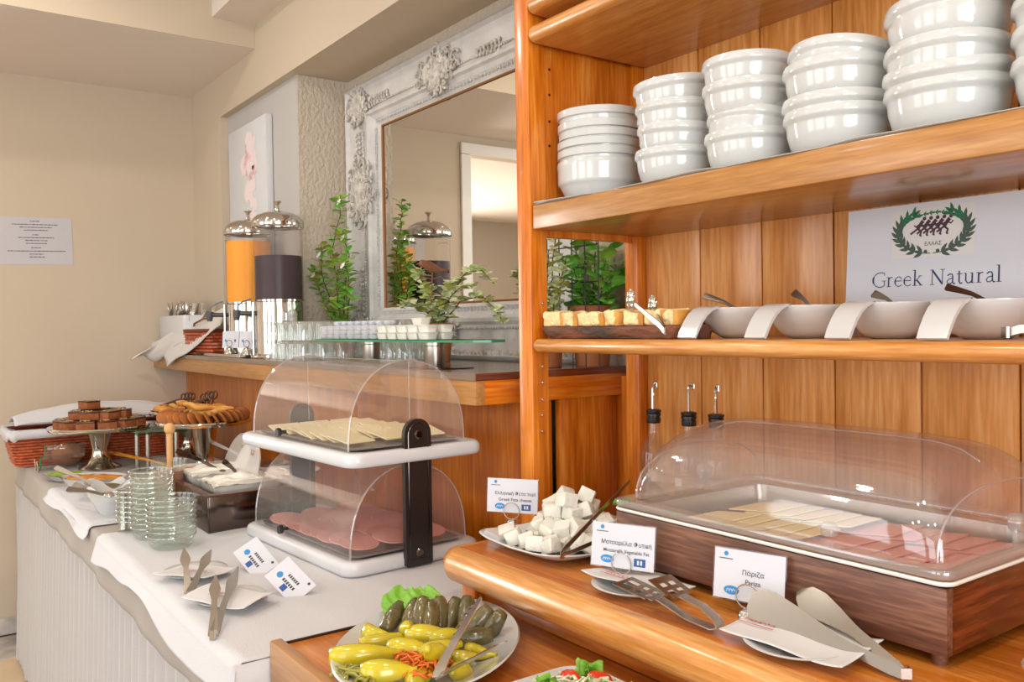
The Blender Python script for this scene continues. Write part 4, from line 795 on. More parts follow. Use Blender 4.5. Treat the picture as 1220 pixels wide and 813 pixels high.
t = thing('salad_plate', 'white plate edge under shredded salad at the bottom', 'plate', (-.815, .669, ZS+.0008), 0)
b = bm_(); o_ = [rrect(.23*s, .22*s, .045*s) for s in (.6, .64, .85, 1., .985, .84, .62)]; rings(b, [[Vector((x, y, z)) for x, y in o] for o, z in zip(o_, (0, 0, .008, .022, .024, .012, .005))], False, True, True); obj('plate_body', b, 'porcelain', t, ang=60)
SX = T(-.822, .690, ZS+.013)
shreds('shredded_cabbage', 'shredded white cabbage heaped on the salad plate', 'cabbage', SX, 380, .098, .088, .004, .045, .04, 'lettuce_pale')
random.seed(21)
for i in range(9):
    o = thing('lettuce_piece', 'torn green lettuce piece among the shredded salad', 'lettuce', SX @ Vector((random.uniform(-.080, .085), random.uniform(-.02, .075), .016+.014*random.random())), 0, 'torn lettuce on the salad plate'); b = bm_()
    grid(b, lambda u, v: Vector(((u-.5)*.030, (v-.5)*.022, .006*math.sin(u*8+i)+.005*math.cos(v*7+i))), 6, 5, RZ(i*47) @ RX(random.uniform(20, 70))); obj('leaf_blade', b, 'lettuce', o, ang=180)
for i in range(6):
    b = bm_(); blob(b, (0, 0, 0), (.018, .011, .007), .15, 2, 2, i); o = obj('tomato_wedge', b, 'tomato', ang=180); o.location = SX @ Vector((-.055+.027*i, .028+.030*math.sin(i*2.), .020)); o.rotation_euler = (.5, .3*i, i); tag(o, 'red tomato wedge in the shredded salad, %s from the left' % ORD[i], 'tomato', 'tomato wedges in the salad')

# ================================================================ two-tier roll-top display on the table
t = thing('two_tier_display', 'two-tier white display stand with clear roll-top covers and black uprights', 'display stand', (-1.905, .905, ZT+.0065), 3.5); SI = Matrix.Translation((-1.905, .905, ZT+.0065)) @ RZ(3.5)
L_, D_ = .545, .345
def base_bm(k=0):
    b = bm_(); rings(b, [[Vector((x, y, z)) for x, y in rrect(L_+a+.034*k, D_+a, .035)] for a, z in ((-.02, 0), (-.004, .002), (0, .008), (0, .020), (-.006, .027), (-.016, .030), (-.05, .030), (-.056, .026))], False, True, True); return b
HT = (.0, .2265)                                       # heights of the two bases
for k, z0 in enumerate(HT):
    obj('tray_base', base_bm(k), 'white_plastic', t, T(0, 0, z0), ang=60)
    b = bm_(); rings(b, [[Vector((x, y, z)) for x, y in rrect(L_-a, D_-a, .02)] for a, z in ((.070, .0315), (.066, .036), (.074, .036), (.080, .0325))], False, False, True); obj('food_tray', b, 'steel_brushed', t, T(0, 0, z0), ang=40)
    Ld, Dd, hd = L_-.066, D_-.052, .182; n = 30
    def arch(f, x, gr=0., L=Ld, D=Dd, h=hd): a = math.pi*f; return Vector((x, -(D/2+gr)*math.copysign(abs(math.cos(a))**.9, math.cos(a)), .031+(h+gr)*math.sin(a)**.86))
    b = bm_(); rings(b, [[arch(i/n, x) for i in range(n//2, n+1)] for x in (-Ld/2, Ld/2)], loop=False); obj('rear_cover', b, 'acrylic', t, T(0, 0, z0), ang=80)
    b = bm_(); rings(b, [[arch(i/n, x, .003) for i in range(0, n//2+2)] for x in (-Ld/2-.002, Ld/2+.002)], loop=False); obj('front_cover', b, 'acrylic_front', t, T(0, 0, z0), ang=80)
    for s in (-1, 1):
        b = bm_(); x = s*Ld/2; c = b.verts.new((x, 0, .031)); vs = [b.verts.new(arch(i/n, x)) for i in range(n+1)]
        for i in range(n): b.faces.new((c, vs[i], vs[i+1]))
        obj('end_cover', b, 'acrylic', t, T(0, 0, z0), smooth=False)
        b = bm_(); tube(b, [arch(i/n, s*(Ld/2+.002), .003) for i in range(0, n//2+2)], .0022, 6); obj('cover_rim', b, 'acrylic_edge', t, T(0, 0, z0))
        b = bm_(); tube(b, [arch(i/n, s*Ld/2) for i in range(n//2, n+1)], .0016, 6); obj('cover_rim', b, 'acrylic_edge', t, T(0, 0, z0))
        b = bm_(); tube(b, [Vector((s*(Ld/2+.003), .0, .05)), arch(.5, s*(Ld/2+.003))], .0012, 6); obj('cover_seam', b, 'acrylic_edge', t, T(0, 0, z0))
    b = bm_(); lathe(b, [(0, -.002), (.004, -.002), (.004, .010), (.0095, .012), (.0105, .016), (.0095, .021), (0, .021)], 18, T(-.055, -Dd/2-.006, .048) @ RX(90)); obj('knob', b, 'black_plastic', t, T(0, 0, z0))
for s in (-1, 1):
    xx = s*(L_/2+.004); b = bm_(); w2, zt, z0 = .0335, .318, .0035
    ol = [(-w2, z0+.004), (-w2+.004, z0), (w2-.004, z0), (w2, z0+.004)]+[(w2*math.cos(R(a)), zt-w2+w2*math.sin(R(a))) for a in range(0, 181, 15)]
    prism(b, ol, -.006, .006, T(xx, -.005, 0) @ RZ(90) @ RX(90)); up = obj('upright', b, 'black_plastic', t, smooth=False)
    b = bm_(); w3 = w2-.009; tube(b, [Vector((xx+s*.0065, -.005+x, z)) for x, z in [(-w3, z0+.015), (w3, z0+.015)]+[(w3*math.cos(R(a)), zt-w2+w3*math.sin(R(a))) for a in range(0, 181, 20)]], .0012, 6, closed=True); obj('bead_line', b, 'steel_dark', up)
    for z in (.032, zt-w2): b = bm_(); lathe(b, [(0, .005), (.007, .005), (.010, .002), (.010, 0)], 16, T(xx+s*.006, -.005, z) @ RY(90*s)); obj('screw', b, 'steel_dark', up)
rsl = bm_(); lathe(rsl, [(0, -.0014), (.0435, -.0014), (.0445, 0), (.0435, .0014), (0, .0014)], 28); rsl = mesh('ham_slice', rsl, ang=30)
csl = bm_(); box(csl, -.038, .038, -.038, .038, -.0016, .0016, .0005, seg=1); csl = mesh('cheese_slice', csl, False)
random.seed(8)
def rows(mesh_, nm, m, z0, n, dx, ys, x0, labels, cat, group, tilt):
    for r, y in enumerate(ys):
        for i in range(n):
            p = SI @ Vector((x0+dx*i, y+random.uniform(-.008, .008), z0+.0365+.0055+.0006*i)); o = obj(nm, mesh_, m); o.location = p; o.rotation_euler = (random.uniform(-.02, .02), R(tilt), R(3.5+random.uniform(-9, 9))); tag(o, labels[r]+', '+ORD[i]+' from the left', cat, group)
rows(csl, 'cheese_slice', 'cheese', HT[1], 8, .046, (-.088, .0, .088), -.17, ['pale yellow cheese slice in the front row of the upper tier', 'pale yellow cheese slice in the middle row of the upper tier', 'pale yellow cheese slice in the back row of the upper tier'], 'cheese', 'cheese slices on the upper tier', 9)
rows(rsl, 'ham_slice', 'ham', HT[0], 9, .044, (-.09, .0, .09), -.18, ['round pink ham slice in the front row of the lower tier', 'round pink ham slice in the middle row of the lower tier', 'round pink ham slice in the back row of the lower tier'], 'ham', 'ham slices on the lower tier', 9)
# ================================================================ saucers, napkins, tongs and cards on the white overlay cloth
saucer('white saucer with napkin and tongs beside the stacked glass bowls', (-1.870,0.517,0.841)); q = (-1.837,0.508,0.857); napkin('folded napkin with red print on the rear table saucer', q, .13, .10, 35, 1.2, 'HOTEL', mk=(.01, .0))
saucer('white saucer with napkin nearest the wooden pull-out shelf', (-1.642,0.518,0.841)); q = (-1.618,0.508,0.857); napkin('folded napkin with faint print on the front table saucer', q, .15, .09, 30, 2.9, 'HOTEL', mk=(-.01, -.005))
def spear(label, hinge, ta, tb):
    t = thing('serving_tongs', label, 'tongs', hinge, 0, 'tongs on the table saucers'); hv = Vector(hinge)
    for q in (Vector(ta)-hv, Vector(tb)-hv):
        b = bm_(); fs = (0, .06, .3, .52, .6, .7, .8, .9, 1.); ws = (.017, .017, .012, .010, .015, .021, .016, .009, .001)
        strip(b, [q*f+Vector((0, 0, .004*math.sin(math.pi*f))) for f in fs], ws, .0014, q.cross((hv+q-Vector((0, 0, H))).normalized())); obj('arm', b, 'steel', t, ang=60)
    b = bm_(); strip(b, [Vector((.0, -.006, .002)), Vector((.005, 0, .002)), Vector((0, .006, .002))], .017, .0016, (0, 0, 1)); obj('spring', b, 'steel', t)
spear('pointed steel tongs on the rear table saucer', (-1.705,0.458,0.847), (-1.897,0.502,0.895), (-1.845,0.544,0.895))
spear('pointed steel tongs on the front table saucer', (-1.459,0.430,0.847), (-1.667,0.498,0.890), (-1.698,0.552,0.890))
def flat_card(label, c, yaw):
    t = thing('name_card', label, 'sign', (c[0], c[1], c[2]+.026), 0, 'loose name cards on the table'); t.rotation_euler = (RZ(62) @ RX(50) @ RZ(yaw)).to_euler(); w_, h_ = .085, .058
    b = bm_(); box(b, -w_/2, w_/2, -h_/2, h_/2, 0, .0008, 0); obj('card', b, 'paper', t); M = T(0, 0, .0009)
    b = bm_(); lathe(b, [(0, 0), (.003, 0)], 12, T(w_*.36, h_*.36, 0)); obj('emblem', b, 'ink_dark', t, M)
    for k, (y, l) in enumerate(((.006, .03), (-.007, .034))): b = bm_(); [ribbon2d(b, [(-l/2+i*l/6+.004, y), (-l/2+(i+.7)*l/6+.004, y)], .006, T()) for i in range(6)]; obj('text_line', b, 'ink_grey' if 0 else 'ink_dark', t, M)['kind'] = 'stuff'
    b = bm_(); lathe(b, [(0, 0), (.0065, 0)], 16, T(-w_*.28, -h_*.1, 0)); obj('blue_badge', b, 'ink_blue', t, M)
    b = bm_(); box(b, -w_*.05, w_*.09, -h_*.42, -h_*.2, 0, .0002, 0); obj('navy_badge', b, 'ink_navyblue', t, M)
flat_card('loose name card lying left, half under the display stand', (-1.819,0.629,0.841), -52)
flat_card('loose name card lying right, below the front saucer rim', (-1.615,0.625,0.841), -48)
# ================================================================ stacked glass bowls
def glass_bowl_mesh(Rr, h):
    b = bm_(); lathe(b, [(0, .003), (Rr*.62, .002), (Rr*.70, .0), (Rr*.86, h*.25), (Rr*.95, h*.62), (Rr*.985, h*.95)], 28); return mesh('bowl_wall', b, ang=60)
def glass_stack(c, Rr, n, dz, where):
    me = glass_bowl_mesh(Rr, .032); rb = bm_(); lathe(rb, [(Rr*.985, .0295), (Rr*1.01, .0300), (Rr*1.015, .0315), (Rr*1.0, .0330), (Rr*.97, .0325), (Rr*.975, .0300)], 28); rb = mesh('rim', rb)
    for i in range(n):
        o = thing('glass_bowl', 'clear glass bowl, %s of the %s' % ('topmost' if i == n-1 else ORD[i]+' from the bottom', where), 'bowl', (c[0]+random.uniform(-.001, .001), c[1]+random.uniform(-.001, .001), c[2]+i*dz), 0, 'stacked clear glass bowls'); obj('bowl_wall', me, 'glass', o); obj('rim', rb, 'glass_lip', o)
glass_stack((-2.146,0.541,0.841), .056, 8, .0125, 'front stack of glass bowls')
glass_stack((-2.273,0.527,0.841), .051, 12, .0125, 'tall stack of glass bowls')
glass_stack((-2.386,0.515,0.841), .048, 7, .0125, 'rear short stack of glass bowls')
t = thing('steel_pillar', 'short steel pillar standing left of the glass bowls', 'stand', (-2.400,0.487,0.840))
b = bm_(); lathe(b, [(0, 0), (.018, 0), (.018, .003), (.011, .005), (.0095, .008), (.0095, .094), (.012, .097), (.012, .100), (0, .101)], 20); obj('column', b, 'steel_brushed', t)
b = bm_(); box(b, -.022, .022, -.012, .012, .101, .1045, .001, M=RZ(40)); obj('top_plate', b, 'steel', t)
t = thing('honey_jar', 'glass jar of honey behind the tall glass bowl stack', 'jar', (-2.56, .640, ZT+.001))
b = bm_(); lathe(b, [(0, .003), (.040, 0), (.046, .005), (.047, .14), (.049, .155), (.046, .155), (.043, .14), (.042, .008)], 28); obj('jar_glass', b, 'glass', t)
b = bm_(); lathe(b, [(0, .006), (.041, .006), (.042, .125), (0, .126)], 24); obj('honey', b, 'honey', t)
t = thing('honey_dipper', 'pale wooden honey dipper standing in the jar', 'dipper', (-2.565, .645, ZT+.13)); b = bm_(); tube(b, [(0, 0, -.06), (.004, 0, .06), (.006, 0, .105)], [.0085, .0085, .0085], 12); obj('shaft', b, 'honey_dipper', t); b = bm_(); blob(b, (.0065, 0, .113), (.0155, .0155, .0165), 0, 1, 3); obj('ball_end', b, 'honey_dipper', t)
# ================================================================ steel box with soft cheese tubs
KX0, KX1, KY0, KY1, KH = -2.66, -2.222, .648, .915, .092
t = thing('steel_box', 'dark mirror-steel open box holding two clear cheese tubs', 'serving box', ((KX0+KX1)/2, (KY0+KY1)/2, ZT+.0062)); kx, ky = (KX1-KX0)/2, (KY1-KY0)/2
for a in ((-kx, kx, -ky, -ky+.004), (-kx, kx, ky-.004, ky), (-kx, -kx+.004, -ky+.004, ky-.004), (kx-.004, kx, -ky+.004, ky-.004)): b = bm_(); box(b, *a, 0, KH, .001); obj('box_wall', b, 'steel_dark', t)
b = bm_(); box(b, -kx+.004, kx-.004, -ky+.004, ky-.004, 0, .003); obj('box_floor', b, 'steel_dark', t)
b = bm_(); rings(b, [[Vector((x, y, z)) for x, y in o] for o, z in ((rrect(2*kx+.006, 2*ky+.006, .004), KH), (rrect(2*kx+.006, 2*ky+.006, .004), KH+.004), (rrect(2*kx-.03, 2*ky-.03, .01), KH+.004), (rrect(2*kx-.03, 2*ky-.03, .01), KH-.002))]); obj('box_rim', b, 'walnut_y', t, smooth=False)
for i, x in enumerate((KX0+.12, KX1-.115)):
    t = thing('cheese_tub', ['clear tub of white soft cheese at the far side of the steel box', 'clear tub of cottage cheese at the near side of the steel box'][i], 'tub', (x, .77, ZT+.068), 0, 'clear cheese tubs')
    b = bm_(); rings(b, [[Vector((u, v, z)) for u, v in rrect(w_, d_, .03)] for w_, d_, z in ((.15, .17, 0), (.165, .185, .045), (.175, .195, .058), (.182, .202, .060))], False, True, False); obj('tub_wall', b, 'milky', t, ang=50)
    o = bm_(); rings(o, [[Vector((u, v, z)) for u, v in rrect(w_, d_, .03)] for w_, d_, z in ((.143, .163, .003), (.157, .177, .042), (.162, .181, .047))], False, True, False); grid(o, lambda u, v: Vector(((u-.5)*.163, (v-.5)*.182, .048+.010*noise.noise(Vector((u*5+i*9, v*5, 1)))+.016*math.sin(math.pi*u)*math.sin(math.pi*v))), 26, 26); tag(obj('soft_cheese', o, 'cream', ang=180), ['white soft cheese filling the far tub', 'lumpy cottage cheese filling the near tub'][i], 'cheese', 'soft cheese in the tubs').location = (x, .77, ZT+.068)
    lid = thing('tub_lid', ['rounded clear lid propped behind the far tub', 'rounded clear lid propped behind the near tub'][i], 'lid', ((-2.575, -2.39)[i], (.835, .80)[i], ZT+.122), 0, 'clear lids of the tubs'); b = bm_()
    prism(b, [(-.098, 0), (.098, 0)]+[(.098*math.cos(R(a)), .092*math.sin(R(a))) for a in range(10, 171, 10)], -.0012, .0012, RX(72)); obj('lid_sheet', b, 'milky', lid, smooth=False)
    b = bm_(); tube(b, [Vector(p) for p in [(-.098, 0, 0)]+[(.098*math.cos(R(a)), .092*math.sin(R(a))*math.cos(R(72)), .092*math.sin(R(a))*math.sin(R(72))) for a in range(170, 9, -10)]+[(.098, 0, 0)]], .0016, 6); obj('lid_edge', b, 'acrylic_edge', lid)
    b = bm_(); lathe(b, [(0, 0), (.008, 0), (.006, .006), (.011, .012), (0, .014)], 14, T(.02, .016, .05) @ RX(-20)); obj('lid_knob', b, 'chrome', lid)
def spoon(name, label, tip, end, wd=.012, m='steel', group='serving spoons'):
    t = thing(name, label, 'spoon', tip, 0, group); d = Vector(end)-Vector(tip); b = bm_(); strip(b, [Vector((0, 0, 0)), d*.4+Vector((0, 0, .004)), d*.7+Vector((0, 0, .002)), d*.95, d], [wd*.5, wd*.6, wd, wd*1.25, wd*.8], .0028, (.6, .6, .3)); obj('handle', b, m if m != 'steel' else 'spoon_steel', t, ang=60)
    b = bm_(); blob(b, -d.normalized()*.016, (.016, .014, .006), 0, 1, 2); obj('spoon_bowl', b, m, t)
spoon('serving_spoon', 'dark steel spoon in the far cheese tub', (-2.50, .755, ZT+.125), (-2.552,0.660,1.016), .016, 'steel_dark')
spoon('serving_spoon', 'short steel spoon in the near cheese tub', (-2.335, .765, ZT+.125), (-2.353,0.730,1.003), .014, 'steel_dark')
# ================================================================ wavy bowls and dishes
def wavy(label, c, Rr, h, food, seed, waves=4, fl=.74):
    t = thing('wavy_bowl', label, 'bowl', c, seed*25, 'white bowls with wavy rims'); b = bm_(); n = 48
    def ring(r, z, k): return [Vector((r*math.cos(a)*(1+.06*k*math.cos(waves*a)), r*math.sin(a)*(1+.06*k*math.cos(waves*a)), z+k*h*.20*math.cos(waves*a))) for a in (2*math.pi*i/n for i in range(n))]
    rings(b, [ring(Rr*.35, .002, 0), ring(Rr*.45, 0, 0), ring(Rr*.6, h*.2, .1), ring(Rr*.82, h*.6, .5), ring(Rr, h*.95, 1), ring(Rr*.985, h*.98, 1), ring(Rr*.78, h*.6, .5), ring(Rr*.5, h*.2, .1)], False, True, True); obj('bowl_body', b, 'porcelain', t, ang=70)
    b = bm_(); lathe(b, [(0, h*fl+.004), (Rr*.4, h*fl+.003), (Rr*.73, h*fl-.002)], 24)
    for v in b.verts: v.co.z += .005*noise.noise(v.co*60+Vector((seed, 0, 0)))
    tag(obj('bowl_filling', b, food, ang=180), 'spread filling the '+label, 'food', 'fillings of the wavy bowls').location = c
wavy('deep wavy white bowl nearest the steel pillar', (-2.653,0.507,0.841), .066, .075, 'honey', 1)
wavy('wavy white bowl of olive paste behind the nearest one', (-2.913,0.531,0.841), .074, .046, 'olive_food', 2, 5, .84)
wavy('white bowl with a hidden filling beside the olive bowl', (-2.86, .690, ZT+.006), .07, .06, 'cream', 3)
def dish(name, label, c, yaw, Rr, sy, h, food, flabel, fh=.6, cat='dish'):
    t = thing(name, label, cat, c, yaw); b = bm_(); lathe(b, [(0, .003), (Rr*.55, .002), (Rr*.62, 0), (Rr*.8, h*.4), (Rr*.96, h*.95), (Rr, h), (Rr*.97, h), (Rr*.78, h*.45), (0, h*.2)], 40, None, 1, sy); obj('dish_body', b, 'porcelain', t, ang=60)
    if food:
        b = bm_(); lathe(b, [(0, h*fh+.004), (Rr*.5, h*fh+.003), (Rr*.84, h*fh)], 28, None, 1, sy)
        for v in b.verts: v.co.z += .006*noise.noise(v.co*50)
        o = obj('dish_filling', b, food, ang=180); o.location = c; o.rotation_euler = (0, 0, R(yaw)); tag(o, flabel, 'food')
dish('oval_dish', 'oval white dish of orange jam behind the wavy bowls', (-3.119,0.544,0.841), 40, .118, .66, .040, 'jam_orange', 'orange jam in the oval white dish', .93)
dish('oval_dish', 'flat pale oval dish at the front left of the table', (-3.373,0.508,0.838), 35, .10, .6, .022, 'green_food', 'green preserve in the flat pale dish', 1.)
dish('round_dish', 'round white bowl of orange compote behind the honey jar', (-2.93, .80, ZT+.006), 0, .105, 1, .062, 'jam_orange', 'orange compote in the round white bowl', .95)
dish('round_dish', 'white bowl of dark dried fruit below the cookie stand', (-2.80, .98, ZT+.006), 0, .10, 1, .075, 'dried_fruit', 'dark dried fruit in the white bowl', 1.05)
dish('round_dish', 'white bowl with a crumpled napkin left of the clear lids', (-2.60, 1.005, ZT+.006), 0, .10, 1, .075, 'cream', 'pale yoghurt in the white bowl near the lids', .8)
spoon('serving_spoon', 'steel spoon resting in the oval jam dish', (-2.872,0.515,0.880), (-3.208,0.444,0.910), .014)
spoon('serving_spoon', 'steel knife-like spoon in the olive paste bowl', (-2.705,0.471,0.895), (-2.815,0.437,0.910), .014)
spoon('serving_spoon', 'steel spoon leaning from the nearest wavy bowl', (-2.569,0.475,0.910), (-2.707,0.403,0.915), .014)
spoon('serving_spoon', 'yellow-handled spoon in the compote bowl', (-2.97, .79, ZT+.06), (-3.687,0.700,0.883), .014, 'jam_orange')
spoon('serving_spoon', 'pale spoon in the dried fruit bowl', (-2.78, .97, ZT+.08), (-3.308,0.920,0.971), .014, 'porcelain_warm')
# ================================================================ cake stands
def cake_stand(label, c, Rr, hh):
    t = thing('cake_stand', label, 'cake stand', c, 0, 'silver cake stands')
    b = bm_(); lathe(b, [(0, .002), (.07, .0), (.076, .002), (.072, .006), (.05, .016), (.034, .04), (.028, .065), (.032, .09), (.045, hh-.022), (.055, hh-.010), (0, hh-.010)], 32); obj('pedestal', b, 'silver', t)
    b = bm_(); lathe(b, [(0, hh-.012), (Rr*.93, hh-.012), (Rr*.985, hh-.010), (Rr*1.01, hh-.005), (Rr*1.015, hh), (Rr*1.0, hh+.005), (Rr*.975, hh+.004), (Rr*.93, hh), (0, hh)], 48); obj('plate', b, 'chrome', t)
    return c[2]+hh
C1 = (-3.62, .655, ZT+.001); z1 = cake_stand('silver cake stand holding chocolate squares', C1, .178, .158)
random.seed(6); bq = bm_(); box(bq, -.031, .031, -.027, .027, 0, .026, .002); bq = mesh('cake_body', bq)
bt = bm_(); box(bt, -.0315, .0315, -.0275, .0275, .026, .0315, .0015); bt = mesh('chocolate_top', bt)
nu = bm_(); [blob(nu, (random.uniform(-.018, .018), random.uniform(-.014, .014), .033), (.004, .003, .002), .2, 2, 1, k) for k in range(7)]; nu = mesh('nut_crumbs', nu)
def square(p, rz, label):
    t = thing('chocolate_square', label, 'cake', p, rz, 'chocolate squares on the cake stand'); obj('cake_body', bq, 'brownie', t); obj('chocolate_top', bt, 'choc', t); obj('nut_crumbs', nu, 'nut', t)['kind'] = 'stuff'
for i in range(12):
    a = 2*math.pi*i/12; square((C1[0]+.132*math.cos(a), C1[1]+.132*math.sin(a), z1+.001), math.degrees(a)+90+random.uniform(-25, 25), 'nut-topped chocolate square in the outer ring of the cake stand')
for i in range(5): a = 2*math.pi*i/5; square((C1[0]+.058*math.cos(a), C1[1]+.058*math.sin(a), z1+.001), math.degrees(a)+90, 'nut-topped chocolate square in the inner ring, bottom layer')
for i in range(7): a = 2*math.pi*i/7+.2; square((C1[0]+.078*math.cos(a)+.02, C1[1]+.078*math.sin(a), z1+.034), math.degrees(a)+90+random.uniform(-40, 40), 'nut-topped chocolate square in the upper layer of the heap')
square((C1[0]-.02, C1[1]-.03, z1+.067), 20, 'topmost chocolate square of the heap')
C2 = (-3.16, .915, ZT+.001); z2 = cake_stand('silver cake stand ringed with cookies', C2, .162, .196)
ck = bm_(); lathe(ck, [(0, -.004), (.024, -.004), (.027, 0), (.024, .004), (0, .005)], 18); ck = mesh('cookie', ck, ang=60)
for i in range(34):
    a = 2*math.pi*i/34; o = obj('cookie', ck, 'cookie'); o.location = (C2[0]+.132*math.cos(a), C2[1]+.132*math.sin(a), z2+.020); o.rotation_euler = (R(58), 0, a+R(180)-.2); tag(o, 'round brown cookie in the overlapping ring on the stand', 'cookie', 'cookies ringed on the cake stand')
pb = bm_(); tube(pb, [(-.05+.1*i/10, .006*math.sin(i*.6), .004*math.sin(i*.9)) for i in range(11)], [.004+.007*math.sin(math.pi*(i+.6)/11.2) for i in range(11)], 10); pb = mesh('pastry', pb, ang=60)
for i in range(14):
    o = obj('pastry_stick', pb, 'pastry'); o.location = (C2[0]-.07+.011*i, C2[1]+.04*math.sin(i*2.1), z2+.034+.011*(i % 3)); o.rotation_euler = (0, R(9*(i % 3)-8), R(60+28*math.sin(i*1.7))); tag(o, 'golden pastry stick heaped inside the cookie ring', 'pastry', 'pastry sticks on the cookie stand')
C3 = (-3.71, 1.01, ZT+.001); z3 = cake_stand('silver cake stand with jam pastries at the back', C3, .150, .185)
for i in range(11):
    a = 2*math.pi*i/11; t = thing('jam_pastry', 'golden pastry with red jam on the rear cake stand', 'pastry', (C3[0]+.105*math.cos(a), C3[1]+.105*math.sin(a), z3), math.degrees(a), 'jam pastries on the rear stand')
    b = bm_(); blob(b, (0, 0, .014), (.032, .026, .016), .2, 2.5, 2, i); obj('pastry_body', b, 'pastry', t, ang=180)
    b = bm_(); blob(b, (0, 0, .029), (.009, .009, .004), .1, 2, 1, i); obj('jam', b, 'cherry_jam', t, ang=180)
def dark_tongs(label, hinge, end, w_=.02):
    t = thing('pastry_tongs', label, 'tongs', hinge, 0, 'dark pastry tongs'); q = Vector(end)-Vector(hinge); b = bm_(); s = q.cross(Vector((0, 0, 1))).normalized()
    for k in (-1, 1):
        b = bm_(); strip(b, [Vector((0, 0, 0)), q*.1+s*.006*k, q*.5+s*.010*k, q*.74+s*.008*k], .019, .002, (0, 0, 1)); obj('arm', b, 'steel_dark', t)
        b = bm_(); P0 = q*.74+s*.008*k; d = q.normalized(); up = Vector((0, 0, 1))
        for u, v in ((.016, .012), (.016, -.010), (.042, .012), (.042, -.010), (.066, .004)): tube(b, [P0+d*(u+.013*math.cos(2*math.pi*i/12))+up*(v+.013*math.sin(2*math.pi*i/12)) for i in range(12)], .003, 6, closed=True)
        obj('lattice_head', b, 'choc', t)['kind'] = 'stuff'
dark_tongs('dark lattice tongs lying on the pastry sticks', (-3.373,0.860,1.033), (-3.173,0.950,1.115)); dark_tongs('second dark lattice tongs behind, with a black handle', (-3.927,0.950,1.024), (-3.693,1.020,1.077))
# ================================================================ bread basket with liner at the wall end
t = thing('bread_basket', 'reddish wicker bread basket with white liner at the wall end', 'basket', (-3.93, .725, ZT+.001), 0); hw, hd, hh = .118, .325, .135
b = bm_(); box(b, -hw+.012, hw-.012, -hd+.012, hd-.012, .0, .006); obj('basket_floor', b, 'wicker_dark', t)
n_st = 22
for r_ in range(11):
    z = .006+r_*.0115; k = 1+.10*z/hh; ol = rrect(2*hw*k-.004, 2*hd*k-.004, .03, 5); pts = []
    P_ = [Vector((x, y, z)) for x, y in ol]; tot = []; m_ = len(P_)
    for i in range(m_):
        a_, c_ = P_[i], P_[(i+1) % m_]; n_ = max(1, int((c_-a_).length/.011))
        for j in range(n_): tot.append(a_.lerp(c_, j/n_))
    cen = Vector((0, 0, z)); pts = [p+(p-cen).normalized()*(.0028*math.sin(i*math.pi/2+r_*math.pi)) for i, p in enumerate(tot)]
    b = bm_(); tube(b, pts, .0056, 6, closed=True); obj('wicker_strand', b, 'wicker', t)
b = bm_(); P_ = [Vector((x, y, .132)) for x, y in rrect(2*hw*1.12, 2*hd*1.05, .03, 5)]; tube(b, P_, .009, 8, closed=True); obj('basket_rim', b, 'wicker_dark', t)
def linerf(u, v):
    ol = rrect(2*hw*1.16, 2*hd*1.06, .035, 5); i = u*len(ol); a_ = ol[int(i) % len(ol)]; c_ = ol[(int(i)+1) % len(ol)]; f = i-int(i); x, y = a_[0]+(c_[0]-a_[0])*f, a_[1]+(c_[1]-a_[1])*f
    k = [.88, .99, 1.035, 1.05, 1.045][int(v*4+.01)]; return Vector((x*k, y*k, [.10, .140, .146, .13, .108+.006*math.sin(u*40)][int(v*4+.01)]))
b = bm_(); grid(b, linerf, 96, 4); o = obj('basket_liner', b, 'cloth_white', solid=.003, ang=180); o.location = (-3.93, .725, ZT+.001); tag(o, 'white cloth liner folded over the wicker bread basket rim', 'cloth')
b = bm_(); grid(b, lambda u, v: Vector((-4.03+.20*u, .395+.66*v, ZT+.152+.078*math.sin(math.pi*min(1, max(0, u*.92+.04)))**.6*math.sin(math.pi*(.06+.88*v))**.5+.005*noise.noise(Vector((u*5, v*8, 0))))), 20, 36); tag(obj('bread_cover', b, 'cloth_white', ang=180, solid=.004), 'puffed white cloth covering the bread in the basket', 'cloth')
t = thing('bread_loaf', 'rough brown bread loaf in front of the wicker basket', 'bread', (-3.745, .565, ZT+.001), 60); b = bm_(); blob(b, (0, 0, .046), (.062, .045, .046), .18, 3, 3, 4); obj('loaf', b, 'brownie', t, ang=180)
t = thing('glass_riser', 'bent clear glass riser with green edges under the cake stand', 'riser', (-3.60, .46, ZT+.001), 0)
pr_ = [(-.16, .001), (-.12, .002), (-.10, .012), (-.085, .045), (-.06, .056), (.05, .058), (.075, .075), (.09, .11)]
b = bm_(); rings(b, [[Vector((x*.75, y, z)) for x, z in pr_] for y in (-.0, .13)], loop=False); obj('bent_sheet', b, 'glass', t, solid=.005, ang=50)
b = bm_(); tube(b, [Vector((x*.75, -.002, z)) for x, z in pr_], .0028, 6); obj('polished_edge', b, 'glass_edge', t)
for k, x in enumerate((-.105, -.045)):
    b = bm_(); tube(b, [(x, -.012, .0), (x, -.014, .03), (x+.004, -.016, .042)], .003, 8); obj('clip', b, 'chrome', t)
t = thing('small_glass_shelf', 'small glass shelf on two thin legs behind the chocolate squares', 'riser', (-3.38, .80, ZT+.001))
b = bm_(); box(b, -.10, .10, -.09, .09, .150, .156, .001); obj('glass_plate', b, 'glass_green', t)
for x, y in ((-.06, -.05), (.02, -.03), (-.06, .06), (.06, .06)): b = bm_(); lathe(b, [(0, 0), (.0085, 0), (.0085, .15), (0, .15)], 14, T(x, y, 0)); obj('leg', b, 'steel_brushed', t)

